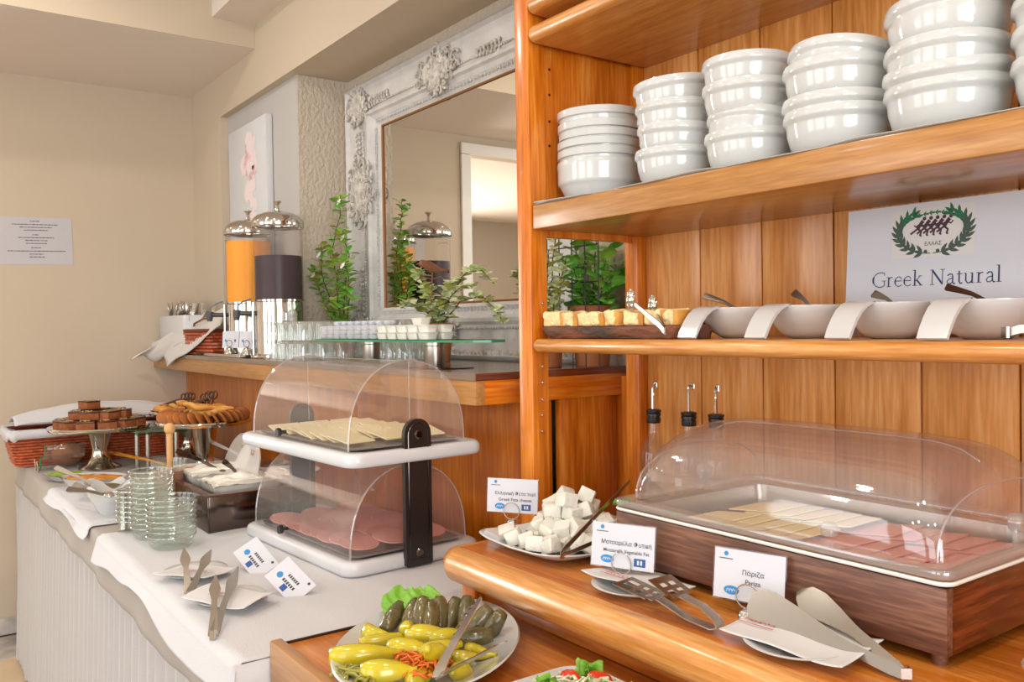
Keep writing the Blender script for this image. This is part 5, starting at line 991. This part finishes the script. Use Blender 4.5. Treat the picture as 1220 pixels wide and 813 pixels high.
# ================================================================ drinks dispensers on the bar counter
def dispenser(label, x, y, yaw, juice, level):
    t = thing('juice_dispenser', label, 'dispenser', (x, y, ZC+.001), yaw, 'juice dispensers'); r = .089
    b = bm_(); lathe(b, [(0, 0), (.105, 0), (.107, .004), (.105, .010), (.092, .014), (.088, .016), (.088, .205), (.091, .208), (.091, .214), (0, .214)], 48); obj('steel_body', b, 'chrome', t)
    b = bm_(); lathe(b, [(r, .214), (r, .488)], 48); obj('tank', b, 'frosted', t)
    b = bm_(); lathe(b, [(0, .2145), (r-.004, .2145), (r-.004, level), (0, level)], 40); obj('juice', b, juice, t)
    b = bm_(); lathe(b, [(.094, .482), (.0955, .486), (.0955, .502), (.092, .510), (.080, .523), (.055, .536), (.025, .543), (0, .544)], 48); l = obj('lid', b, 'chrome', t)
    b = bm_(); lathe(b, [(0, .543), (.010, .543), (.008, .555), (.006, .564), (.011, .573), (.016, .577), (.0155, .581), (0, .583)], 20); obj('lid_knob', b, 'chrome', l)
    b = bm_(); tube(b, [(-.03+.06*i/8, -math.sqrt((r+.001)**2-(-.03+.06*i/8)**2), .46-.008*(1 if i in (0, 8) else 0)) for i in range(9)], .0018, 6); obj('tank_mark', b, 'frosted', t)
    b = bm_(); tube(b, [(0, -.085, .165), (0, -.125, .165), (0, -.150, .166)], .009, 12); tp = obj('tap', b, 'grey_tap', t)
    b = bm_(); tube(b, [(0, -.150, .178), (0, -.152, .160), (0, -.152, .140)], [.014, .0135, .010], 12); obj('tap_spout', b, 'grey_tap', tp)
    b = bm_(); strip(b, [(0, -.148, .178), (0, -.146, .196), (0, -.130, .208), (0, -.100, .218)], [.014, .013, .012, .009], .006, (1, 0, 0)); obj('tap_lever', b, 'black_plastic', tp)
    b = bm_(); tube(b, [(.03, -.094, .012), (.03, -.094, .205)], .006, 8); obj('drain_pipe', b, 'chrome', t)
    return t
dispenser('steel juice dispenser with dark red drink beside the potted bush', -3.13, 1.19, -18, 'juice_dark', .375)
dispenser('steel juice dispenser filled high with orange juice', -3.44, 1.185, -18, 'juice_orange', .455)
t = thing('drip_tray', 'flat polished steel tray on the counter edge under the taps', 'tray', (-3.52, 1.100, ZC+.0005)); b = bm_(); box(b, -.26, .30, -.033, .020, 0, .012, .002); obj('tray_body', b, 'chrome', t)
def small_card(label, c, yaw):
    t = thing('name_card', label, 'sign', c, yaw, 'drink name cards'); w_, h_ = .078, .066
    b = bm_(); box(b, -w_/2, w_/2, -.001, 0, .022, .022+h_, 0); obj('card', b, 'paper', t, RX(-6))
    b = bm_(); lathe(b, [(0, .026), (.010, .025), (.018, .017), (.0225, .004), (.023, 0), (0, 0)], 24); obj('holder_base', b, 'silver', t)
    b = bm_(); tube(b, [(.013*math.cos(2*math.pi*i/20), -.004, .040+.013*math.sin(2*math.pi*i/20)) for i in range(20)], .0012, 6, closed=True); obj('ring_clip', b, 'steel_dark', t)
    b = bm_(); box(b, .018, .026, -.0016, -.0012, .046, .056, 0); obj('blue_mark', b, 'ink_navyblue', t, RX(-6))
    b = bm_(); box(b, -.027, -.018, -.0016, -.0012, .046, .056, 0); obj('blue_mark', b, 'ink_blue', t, RX(-6))
    b = bm_(); [box(b, -.012+i*.007, -.007+i*.007, -.0016, -.0012, .064, .067, 0) for i in range(4)]; obj('text_line', b, 'ink_grey', t, RX(-6))['kind'] = 'stuff'
small_card('small drink card in a round holder below the orange juice', (-3.40, 1.09, ZC+.0135), 33); small_card('small drink card in a round holder below the dark drink', (-3.20, 1.09, ZC+.0135), 33)
# ================================================================ drinking glasses upside down in two layers
gm = bm_(); lathe(gm, [(.0335, 0), (.034, .002), (.031, .030), (.030, .055), (.0285, .0625), (.026, .0645), (0, .0640)], 14, flute=lambda i, j: 1-.035*(j % 2)*(1 < i < 5)); gm = mesh('drinking_glass', gm, ang=50)
random.seed(2)
for lay in range(2):
    for row, y in enumerate((1.104, 1.174, 1.244)):
        for i in range(5):
            x = -2.985+i*.0715
            o = obj('drinking_glass', gm, 'tumbler'); o.location = (x+random.uniform(-.002, .002), y+random.uniform(-.002, .002), ZC+.0006+lay*.066); o.rotation_euler = (0, 0, random.uniform(0, 3))
            tag(o, 'upside-down tumbler left of the glass shelf, %s layer, %s row, %s from the dispenser' % (['lower', 'upper'][lay], ['front', 'middle', 'rear'][row], ORD[i]), 'glass', 'tumblers on the bar counter')
    for row, y in enumerate((1.30, 1.372)):
        for i in range(8):
            x = -2.91+i*.0715
            if row == 0 and i < 4: continue
            o = obj('drinking_glass', gm, 'tumbler'); o.location = (x+random.uniform(-.002, .002), y+.02+random.uniform(-.002, .002), ZC+.0006+lay*.066); o.rotation_euler = (0, 0, random.uniform(0, 3))
            tag(o, 'upside-down tumbler behind the glass shelf, %s layer, %s row, %s from the bush' % (['lower', 'upper'][lay], ['front', 'rear'][row], ORD[i]), 'glass', 'tumblers on the bar counter')
o = obj('drinking_glass', gm, 'tumbler'); o.location = (-2.885, 1.12, ZC+.1335); tag(o, 'single tumbler standing on top of the others before the dispenser', 'glass', 'tumblers on the bar counter')
# ================================================================ glass shelf with portion packs
GZ = ZC+.074
t = thing('glass_shelf', 'low green-edged glass shelf on steel legs holding portion packs', 'shelf', (-2.14, 1.17, ZC+.0005))
ol = [(-.52, -.03), (-.46, -.07), (-.2, -.085), (.2, -.085), (.42, -.045), (.46, -.02), (.46, .02), (.40, .06), (.2, .085), (-.2, .085), (-.48, .05)]
b = bm_(); prism(b, ol, .0665, .0725); obj('glass_plate', b, 'glass_green', t, smooth=False)
b = bm_(); prism(b, [(x*1.001, y*1.004) for x, y in ol], .0667, .0724); bmesh.ops.delete(b, geom=[f for f in b.faces if abs(f.normal.z) > .5 or len(f.verts) > 4], context='FACES'); obj('glass_edge', b, 'glass_edge', t, smooth=False)
for x, y in ((-.20, .0), (.20, -.02)):
    b = bm_(); lathe(b, [(0, 0), (.024, 0), (.0255, .003), (.0255, .056), (.027, .058), (.027, .066), (0, .0662)], 28, T(x, y, 0)); lg = obj('leg', b, 'steel_brushed', t)
b = bm_(); box(b, .13, .31, -.065, .03, .0, .0025, .001); obj('foot_plate', b, 'steel_dark', t)
fm = bm_(); lathe(fm, [(0, 0), (.019, 0), (.021, .003), (.022, .011), (.0225, .0125), (0, .013)], 16); fm = mesh('portion_pack', fm, ang=40)
cm = bm_(); rings(cm, [[Vector((x, y, z)) for x, y in rrect(w_, d_, .008, 3)] for w_, d_, z in ((.042, .032, 0), (.050, .038, .016), (.054, .042, .0175), (.054, .042, .0185))], False, True, True); cm = mesh('butter_cup', cm, ang=40)
for r_, y in enumerate((1.128, 1.175)):
    for i in range(8):
        for k in range(3 if r_ == 0 else 4):
            o = obj('portion_pack', fm, 'foil'); o.location = (-2.56+i*.0478+.004*(k % 2)*(i % 2), y, GZ+.0002+k*.0134); tag(o, 'round silver foil pack on the glass shelf, %s row, %s stack, %s layer' % (['front', 'rear'][r_], ORD[i], ORD[k]), 'portion pack', 'foil packs on the glass shelf')
for r_, y in enumerate((1.125, 1.172)):
    for i in range(5):
        for k in range(2 if r_ == 0 or i != 2 else 3):
            o = obj('butter_cup', cm, 'cup_white'); o.location = (-2.160+i*.0575, y, GZ+.0002+k*.0190); tag(o, 'white butter cup on the glass shelf, %s row, %s stack, %s layer' % (['front', 'rear'][r_], ORD[i], ORD[k]), 'portion pack', 'butter cups on the glass shelf')
# ================================================================ plants
lf = bm_(); grid(lf, lambda u, v: Vector(((u-.5)*.62*math.sin(math.pi*(.02+.96*v))**.8, v, .10*math.sin(math.pi*v)-.12*abs(u-.5))), 2, 5); lf = mesh('leaf', lf, ang=180)
lr = bm_(); grid(lr, lambda u, v: Vector(((u-.5)*.85*math.sin(math.pi*(.04+.92*v))**.7, v, .08*math.sin(math.pi*v)-.10*abs(u-.5))), 2, 4); lr = mesh('leaf_round', lr, ang=180)
def leaf(parent, p, d, size, me, m, tw=0.):
    o = obj('leaf', me, m, parent); q = Vector(d).to_track_quat('Y', 'Z') if Vector(d).length else Vector((0, 1, 0)).to_track_quat('Y', 'Z'); o.matrix_local = Matrix.Translation(p) @ q.to_matrix().to_4x4() @ RY(tw) @ Matrix.Scale(size, 4); return o
def plant(name, label, loc, pot, stems, leafm, size, mats, n, seed, flowers=0):
    random.seed(seed); t = thing(name, label, 'plant', loc)
    if pot:
        r0, r1, hp, m = pot; b = bm_(); lathe(b, [(0, 0), (r0, 0), (r1*.95, hp*.80), (r1*1.05, hp*.81), (r1*1.06, hp), (r1*.97, hp), (r1*.9, hp*.86), (0, hp*.86)], 32); obj('pot', b, m, t, ang=40)
        b = bm_(); lathe(b, [(0, hp*.88), (r1*.92, hp*.87)], 20); obj('soil', b, 'soil', t)
    tot = 0
    for s in stems:
        pts = [Vector(p) for p in s]; fine = []
        for i in range(len(pts)-1):
            for j in range(4): fine.append(pts[i].lerp(pts[i+1], j/4)+Vector((random.uniform(-.003, .003), random.uniform(-.003, .003), 0)))
        fine.append(pts[-1]); b = bm_(); tube(b, fine, [.0026*(1-.6*i/len(fine)) for i in range(len(fine))], 5); obj('stem', b, 'stem', t)
        m_ = n//len(stems)
        for k in range(m_):
            f = (k+.7)/m_; i = f*(len(fine)-1)*.999; p = fine[int(i)].lerp(fine[int(i)+1], i-int(i)); a = k*2.4+random.uniform(-.5, .5)
            d = Vector((math.cos(a), math.sin(a), random.uniform(-.1, .7))); leaf(t, p, d, size*random.uniform(.65, 1.15), leafm, mats[random.randrange(len(mats))], random.uniform(-30, 30))
    for k in range(flowers):
        s = stems[k % len(stems)]; p = Vector(s[-1]).lerp(Vector(s[-2]), .2+.3*random.random()); b = bm_()
        for q in range(5): a = 2*math.pi*q/5; blob(b, (.008*math.cos(a), .008*math.sin(a), 0), (.007, .007, .003), 0, 1, 1)
        obj('flower', b, 'petal', t, Matrix.Translation(p+Vector((.012, -.015, .0))) @ RX(60))
    return t
plant('potted_bush', 'tall leafy potted bush with white blossoms left of the mirror', (-3.035, 1.395, ZC+.001), (.05, .065, .11, 'terracotta'),
      [[(0, 0, .09), (.0, -.01, .25), (-.03, -.02, .40), (.03, -.01, .53), (.035, -.01, .60)], [(.01, 0, .09), (.04, 0, .25), (.05, .01, .38), (.045, -.01, .47)], [(-.01, 0, .09), (-.06, -.02, .22), (-.09, -.04, .33), (-.06, -.05, .42)], [(0, .01, .09), (.07, .0, .2), (.09, -.01, .30), (.06, -.02, .36)], [(0, -.01, .09), (-.04, -.04, .18), (-.10, -.05, .27), (-.13, -.05, .33)], [(.01, 0, .09), (.03, -.03, .2), (.04, -.03, .3), (.0, -.04, .38)]], lf, .040, ['leaf_dark', 'leaf_olive', 'leaf_dark', 'leaf_green'], 290, 12, 5)
plant('variegated_plant', 'terracotta pot of cream-edged trailing plant before the mirror', (-2.245, 1.345, ZC+.001), (.034, .044, .115, 'terracotta'),
      [[(0, 0, .10), (-.05, -.02, .16), (-.10, -.04, .18), (-.14, -.05, .165)], [(0, 0, .10), (-.04, -.01, .19), (-.07, -.02, .26), (-.08, -.02, .28)], [(0, 0, .1), (.0, -.02, .18), (-.02, -.03, .23)], [(0, 0, .1), (.05, -.01, .19), (.09, -.01, .23), (.12, 0, .24)], [(0, 0, .1), (.06, -.01, .17), (.12, -.02, .20), (.17, -.02, .22), (.22, -.02, .21)], [(0, 0, .1), (.04, -.02, .15), (.06, -.04, .17)], [(0, 0, .1), (.08, 0, .2), (.16, 0, .26), (.24, .0, .26), (.30, .0, .22)], [(.0, 0, .1), (.10, .02, .18), (.20, .02, .19), (.28, .02, .15), (.31, .02, .11)]], lr, .033, ['leaf_var', 'leaf_var', 'leaf_var', 'leaf_olive'], 290, 14)
plant('leafy_pot_plant', 'large-leaved green plant in a brown pot seen through the cabinet side', (-1.668, 1.452, ZC+.001), (.042, .058, .152, 'terracotta'),
      [[(0, 0, .13), (.01, 0, .22), (.02, 0, .32)], [(.02, 0, .13), (.05, -.01, .2), (.07, -.01, .29)], [(-.02, 0, .13), (-.05, 0, .22), (-.06, 0, .30)], [(.02, .01, .13), (.06, .01, .19), (.09, .01, .24)], [(0, -.01, .13), (.0, -.04, .2), (-.01, -.06, .27)]], lf, .058, ['leaf_green', 'leaf_green', 'leaf_dark'], 110, 5)
plant('pale_pot_plant', 'cream-edged trailing plant in a brown pot behind the cabinet post', (-1.715, 1.338, ZC+.001), (.040, .050, .138, 'terracotta'),
      [[(0, 0, .11), (.02, -.01, .20), (.03, -.01, .29)], [(0, 0, .11), (-.03, -.01, .2), (-.04, 0, .30)], [(.01, 0, .11), (.05, 0, .17), (.07, 0, .21)], [(0, 0, .11), (.0, .02, .22), (.01, .03, .33)], [(.01, 0, .11), (.04, .02, .2), (.05, .03, .27)], [(0, 0, .1), (-.05, 0, .15), (-.07, 0, .2)]], lr, .030, ['leaf_var', 'leaf_var', 'leaf_olive'], 170, 6)
t = thing('wire_trellis', 'thin dark wire trellis behind the plants at the cabinet side', 'trellis', (-1.66, 1.398, ZC+.0005))
for k in range(5): b = bm_(); tube(b, [(-.12+.05*k, .0, 0), (-.12+.05*k, 0, .33)], .0016, 6); obj('upright_wire', b, 'black_plastic', t)
for k in range(3): b = bm_(); tube(b, [(-.12, .0, .12+.09*k), (.08, 0, .12+.09*k)], .0016, 6); obj('cross_wire', b, 'black_plastic', t)
# rusty bird on a stake
t = thing('bird_stake', 'rust-brown metal bird on a wire stake in the terracotta pot', 'ornament', (-2.235, 1.318, ZC+.103), 0); t.scale = (.85, .85, .80); b = bm_()
prof = [(-.049, .003, .256), (-.046, .009, .257), (-.038, .0140, .259), (-.029, .0145, .256), (-.015, .019, .250), (0, .021, .245), (.015, .019, .240), (.028, .013, .237), (.04, .008, .236), (.055, .006, .234), (.072, .007, .233)]
rs = [[Vector((r*.62*math.cos(a), y, z-.02+r*math.sin(a))) for a in (2*math.pi*i/12 for i in range(12))] for y, r, z in prof]; rings(b, rs, False, True, True); obj('bird_body', b, 'rust', t, ang=180)
b = bm_(); tube(b, [(0, -.047, .237), (0, -.062, .234)], [.004, .0008], 8); obj('beak', b, 'rust', t)
b = bm_(); tube(b, [(0, 0, -.01), (0, 0, .12), (0, .004, .20), (0, .005, .212)], .0022, 6); obj('stake', b, 'rust', t)
for s in (-1, 1): b = bm_(); tube(b, [(0, .004, .18), (.01*s, .03*s, .192), (.012*s, .06*s, .17)], .0018, 6); obj('wire_branch', b, 'rust', t)
# ================================================================ the ornate mirror
MX0, MX1, MZ0, MZ1, MYB = -3.165, -1.76, ZC+.0008, H+.932, 1.520
t = thing('ornate_mirror', 'large mirror in a carved distressed white frame on the counter', 'mirror', ((MX0+MX1)/2, MYB, MZ0)); MI = T(-(MX0+MX1)/2, -MYB, -MZ0)
WL, WT = .262, .182
def side(name, a, c, wdir, wd, m='frame_white'):
    """one mitred frame side from corner a to corner c, profile runs inward along wdir"""
    prof = [(0, 0), (0, .030), (.03, .038), (.08, .044), (.13, .032), (.50, .024), (.60, .026), (.66, .034), (.72, .036), (.76, .026), (.84, .020), (.90, .018), (.96, .012), (1.0, .010), (1.0, 0)]
    b = bm_(); a, c = Vector(a), Vector(c); e = (c-a).normalized(); secs = []
    for f, d in prof:
        k = {True: WL, False: WT}
        off = Vector(wdir)*wd*f; mit = (WT if wd == WL else WL)*f
        secs.append([a+off+e*mit+Vector((0, -d, 0)), c+off-e*mit+Vector((0, -d, 0))])
    rings(b, secs, loop=False); return obj(name, b, m, t, MI, ang=25)
c00, c10, c11, c01 = (MX0, MYB, MZ0), (MX1, MYB, MZ0), (MX1, MYB, MZ1), (MX0, MYB, MZ1)
side('frame_side', c00, c01, (1, 0, 0), WL); side('frame_side', c11, c10, (-1, 0, 0), WL); side('frame_top', c01, c11, (0, 0, -1), WT); side('frame_bottom', c10, c00, (0, 0, 1), WT)
ix0, ix1, iz0, iz1 = MX0+WL, MX1-WL, MZ0+WT, MZ1-WT
b = bm_(); box(b, ix0-.02, ix1+.02, MYB-.006, MYB-.003, iz0-.02, iz1+.02); obj('mirror_glass', b, 'mirror', t, MI, smooth=False)
b = bm_()
for a, c in (((ix0, iz0), (ix0, iz1)), ((ix0, iz1), (ix1, iz1)), ((ix1, iz1), (ix1, iz0)), ((ix1, iz0), (ix0, iz0))): tube(b, [(a[0], MYB-.009, a[1]), (c[0], MYB-.009, c[1])], .004, 6)
obj('gilt_lip', b, 'frame_gold', t, MI)
def beads(name, p, q, n, r, m='frame_carve', yo=-.030):
    b = bm_(); p, q = Vector(p), Vector(q); d = (q-p)/n
    for i in range(n): blob(b, p+d*(i+.5)+Vector((0, yo, 0)), (r, r*.8, r), 0, 1, 1)
    obj(name, b, m, t, MI)['kind'] = 'stuff'
fx, fz = MX0+WL*.56, MZ1-WT*.56
beads('bead_row', (MX0, MYB, fz), (MX1, MYB, fz), 110, .0048); beads('bead_row', (fx, MYB, MZ0+WT), (fx, MYB, MZ1-WT), 60, .0048); beads('bead_row', (MX0+.1, MYB, MZ0+WT*.55), (MX1, MYB, MZ0+WT*.55), 100, .005); beads('bead_row', (MX0, MYB, MZ0+.022), (MX1, MYB, MZ0+.022), 62, .011, yo=-.036)
def fret(p, q, n, hgt, up):
    b = bm_(); p, q, up = Vector(p), Vector(q), Vector(up); d = (q-p)/n
    for i in range(n):
        o = p+d*i+Vector((0, -.0205, 0)); pts = [o+d*u+up*hgt*v for u, v in ((.05, 0), (.05, 1), (.75, 1), (.75, .35), (.4, .35), (.4, .65))]
        tube(b, pts, .0024, 4)
    obj('key_fret', b, 'frame_white', t, MI)['kind'] = 'stuff'
fret((ix0-.02, MYB, iz1+WT*.07), (ix1+.02, MYB, iz1+WT*.07), 46, .016, (0, 0, 1)); fret((ix0-WL*.07, MYB, iz0), (ix0-WL*.07, MYB, iz1), 32, .016, (-1, 0, 0)); fret((ix0, MYB, iz0-WT*.17), (ix1, MYB, iz0-WT*.17), 44, .016, (0, 0, 1))
def scroll(b, c, r, turns, dirn, y, th=.006, a0=0.):
    pts = []
    for i in range(22): f = i/21; a = a0+dirn*turns*2*math.pi*f; rr = r*(1-.82*f); pts.append(Vector((c[0]+rr*math.cos(a), y-.006*f, c[1]+rr*math.sin(a))))
    tube(b, pts, [th*(1-.35*i/21) for i in range(22)], 6)
def ornament(name, cx, cz, w_, h_, seed, n=16):
    random.seed(seed); b = bm_(); y = MYB-.036
    blob(b, (cx, y+.006, cz), (w_*.34, .012, h_*.34), .25, 3, 3, seed)
    for i in range(n):
        a = 2*math.pi*i/n; rx, rz_ = w_*.5*random.uniform(.55, .95), h_*.5*random.uniform(.55, .95); p = (cx+rx*math.cos(a), cz+rz_*math.sin(a)); scroll(b, p, min(w_, h_)*.15*random.uniform(.7, 1.2), 1.15, 1 if i % 2 else -1, y, .0052, a)
        blob(b, (cx+rx*.62*math.cos(a+.2), y-.004, cz+rz_*.62*math.sin(a+.2)), (.012, .007, .018 if i % 2 else .011), .2, 3, 1, i, None)
    obj(name, b, 'frame_carve', t, MI, ang=60)
def spray(name, c, d, L, n, seed):
    b = bm_(); d = Vector(d).normalized(); s = Vector((d.z, 0, -d.x)); y = Vector((0, MYB-.031, 0))
    for i in range(n):
        f = i/n; p = Vector((c[0], 0, c[1]))+d*L*f+y
        for k in (-1, 1): q = p+s*k*.016*(1-.6*f)+d*.008; blob(b, q, (.0085, .005, .0085), .2, 2, 1, i); tube(b, [p, (p+q)/2+d*.004, q], .003, 5)
    obj(name, b, 'frame_carve', t, MI, ang=60)
ornament('corner_carving', MX0+.112, MZ1-.085, .19, .145, 3, 20); ornament('corner_carving', MX0+.105, MZ0+.09, .20, .15, 4, 18); ornament('crest_carving', (MX0+MX1)/2, MZ1-.090, .25, .145, 5, 24); ornament('side_carving', MX0+.12, (MZ0+MZ1)/2+.10, .22, .30, 6, 26); ornament('corner_carving', MX1-.105, MZ1-.075, .21, .17, 7, 18); ornament('corner_carving', MX1-.105, MZ0+.09, .2, .15, 8, 14); ornament('crest_carving', (MX0+MX1)/2, MZ0+.09, .22, .12, 9, 18)
spray('leaf_spray', (MX0+.20, MZ1-.09), (1, 0, .05), .16, 8, 1); spray('leaf_spray', (MX0+.10, MZ1-.18), (.1, 0, -1), .17, 9, 2); spray('leaf_spray', (MX0+.11, MZ0+.17), (.05, 0, 1), .17, 9, 3); spray('leaf_spray', ((MX0+MX1)/2+.36, MZ1-.10), (-1, 0, .05), .14, 7, 4)
# ================================================================ picture, notice
t = thing('flower_canvas', 'unframed canvas print of a pink rose above the dispensers', 'picture', (-3.715, 1.309, H+.30)); b = bm_(); box(b, -.235, .235, -.03, -.0006, 0, .585, .002); obj('canvas', b, 'canvas', t)
PM2 = T(0, -.0305, 0) @ RX(90)
def petals(c, n, r, m, seed, sz):
    random.seed(seed); b = bm_()
    for i in range(n):
        a = random.uniform(0, 6.28); q = r*math.sqrt(random.random()); x, y = c[0]+q*math.cos(a), c[1]+q*1.25*math.sin(a); k = sz*random.uniform(.5, 1); an = random.uniform(0, 180); o = []
        for j in range(12): w = 2*math.pi*j/12; u, v = k*math.cos(w), k*.6*math.sin(w)*(1+.2*math.cos(3*w)); o.append(b.verts.new((x+u*math.cos(R(an))-v*math.sin(R(an)), y+u*math.sin(R(an))+v*math.cos(R(an)), .0002+.00002*i)))
        b.faces.new(o)
    obj('rose_print', b, m, t, PM2, smooth=False)['kind'] = 'stuff'
petals((.02, .40), 16, .10, 'rose_pale', 1, .05); petals((.05, .42), 16, .07, 'rose', 2, .028); petals((-.02, .30), 7, .05, 'rose_green', 3, .022); petals((.06, .22), 6, .05, 'rose_pale', 4, .04)
t = thing('wall_notice', 'white paper notice with lines of small print on the end wall', 'notice', (XW+.0012, .568, H+.42)); b = bm_(); box(b, -.0008, .0008, -.1485, .1485, -.108, .108, 0); obj('sheet', b, 'paper_notice', t, RX(1.5))
random.seed(1); NM_ = RX(1.5) @ T(.001, 0, 0) @ RZ(90) @ RX(90)
for k, (y, l) in enumerate(((.090, .045), (.075, .19), (.062, .13), (.049, .095), (.028, .03), (.015, .145), (.002, .09), (-.011, .085), (-.031, .045), (-.046, .235), (-.060, .062), (-.073, .062))):
    b = bm_(); x = -l/2
    while x < l/2-.004: w_ = random.uniform(.004, .016); ribbon2d(b, [(x, y), (min(x+w_, l/2), y)], .0034, T(0, 0, .0003)); x += w_+.0028
    obj('print_line', b, 'ink_dark', t, NM_)['kind'] = 'stuff'
# ================================================================ cutlery bin, wicker basket and cloths at the counter end
t = thing('cutlery_bin', 'white rectangular bin of upright cutlery at the counter end', 'bin', (-4.225, 1.152, ZC+.001)); b = bm_(); rings(b, [[Vector((x, y, z)) for x, y in rrect(w_, d_, .012, 3)] for w_, d_, z in ((.42, .13, 0), (.44, .145, .175), (.432, .137, .175), (.412, .122, .006))], False, True, True); obj('bin_wall', b, 'white_plastic', t, ang=40)
for x in (-.07, .07): b = bm_(); box(b, x-.002, x+.002, -.062, .062, .006, .16); obj('divider', b, 'white_plastic', t)
random.seed(5)
for i in range(22):
    fork = i >= 12; x = -4.225-.19+i*.0182; y = 1.152+random.uniform(-.045, .045); lab = 'steel %s standing head up in the white cutlery bin' % ('fork' if fork else 'tablespoon')
    t = thing('table_fork' if fork else 'tablespoon', lab, 'fork' if fork else 'spoon', (x, y, ZC+.010), random.uniform(-40, 40), 'forks in the cutlery bin' if fork else 'spoons in the cutlery bin'); tl = T() @ RX(random.uniform(-9, 9)) @ RY(random.uniform(-12, 12))
    b = bm_(); strip(b, [(0, 0, 0), (0, 0, .08), (0, 0, .165)], [.014, .009, .006], .002, (1, 0, 0)); obj('handle', b, 'steel', t, tl)
    b = bm_()
    if fork:
        strip(b, [(0, 0, .163), (0, -.002, .180), (0, 0, .192)], [.006, .020, .021], .002, (1, 0, 0)); [strip(b, [(-.0085+.0057*k, 0, .19), (-.0085+.0057*k, .003, .225)], [.0035, .002], .002, (1, 0, 0)) for k in range(4)]; bmesh.ops.remove_doubles(b, verts=b.verts, dist=.0001)
        obj('tines', b, 'steel', t, tl)
    else: blob(b, (0, 0, .20), (.023, .007, .037), 0, 1, 3); obj('spoon_bowl', b, 'steel', t, tl)
t = thing('wicker_basket', 'small red-brown wicker basket with a napkin beside the drink cards', 'basket', (-3.80, 1.145, ZC+.001)); hw, hd, hh = .165, .062, .10
b = bm_(); box(b, -hw, hw, -hd, hd, 0, .005); obj('basket_floor', b, 'wicker_dark', t)
for r_ in range(7):
    z = .007+r_*.014; k = 1+.14*z/hh; ol = rrect(2*hw*k, 2*hd*k, .02, 4); P_ = [Vector((x, y, z)) for x, y in ol]; tot = []
    for i in range(len(P_)):
        a_, c_ = P_[i], P_[(i+1) % len(P_)]; n_ = max(1, int((c_-a_).length/.014)); tot += [a_.lerp(c_, j/n_) for j in range(n_)]
    b = bm_(); tube(b, [p+(p-Vector((0, 0, z))).normalized()*(.004*math.sin(i*math.pi/2+r_*math.pi)) for i, p in enumerate(tot)], .0068, 6, closed=True); obj('wicker_strand', b, 'wicker', t)
b = bm_(); tube(b, [Vector((x, y, .104)) for x, y in rrect(2*hw*1.15, 2*hd*1.15, .02, 4)], .0075, 8, closed=True); obj('basket_rim', b, 'wicker_dark', t)
b = bm_(); tube(b, [(-hw*1.05, -.03, .104), (-.06, -.06, .135), (.05, -.05, .155), (hw*1.1, .0, .150)], .004, 8); obj('basket_handle', b, 'rust', t)
def drape(label, c4, sag, seed, nn=(28, 20)):
    A, B, C_, D = [Vector(p) for p in c4]; b = bm_()
    def f(u, v):
        p = A.lerp(B, u).lerp(D.lerp(C_, u), v); return p+Vector((0, .006*math.sin(u*9+seed)+.004*noise.noise(Vector((u*6, v*6, seed))), -sag*math.sin(math.pi*u)*1.+.006*math.sin(v*8+seed)+.010*noise.noise(Vector((u*4, v*4, seed)))))
    grid(b, f, *nn); return tag(obj('draped_napkin', b, 'cloth_cream', ang=180, solid=.003), label, 'cloth')
drape('cream cloth draped from the wicker basket over the counter edge', ((-3.679,1.190,1.452), (-3.473,1.075,1.367), (-4.149,1.044,1.188), (-4.565,1.055,1.283)), -.03, 1.)
drape('second cream cloth draped behind, hanging past the counter corner', ((-4.086,1.220,1.443), (-3.839,1.080,1.340), (-4.405,1.047,1.208), (-4.420,0.948,1.219)), -.03, 4.)
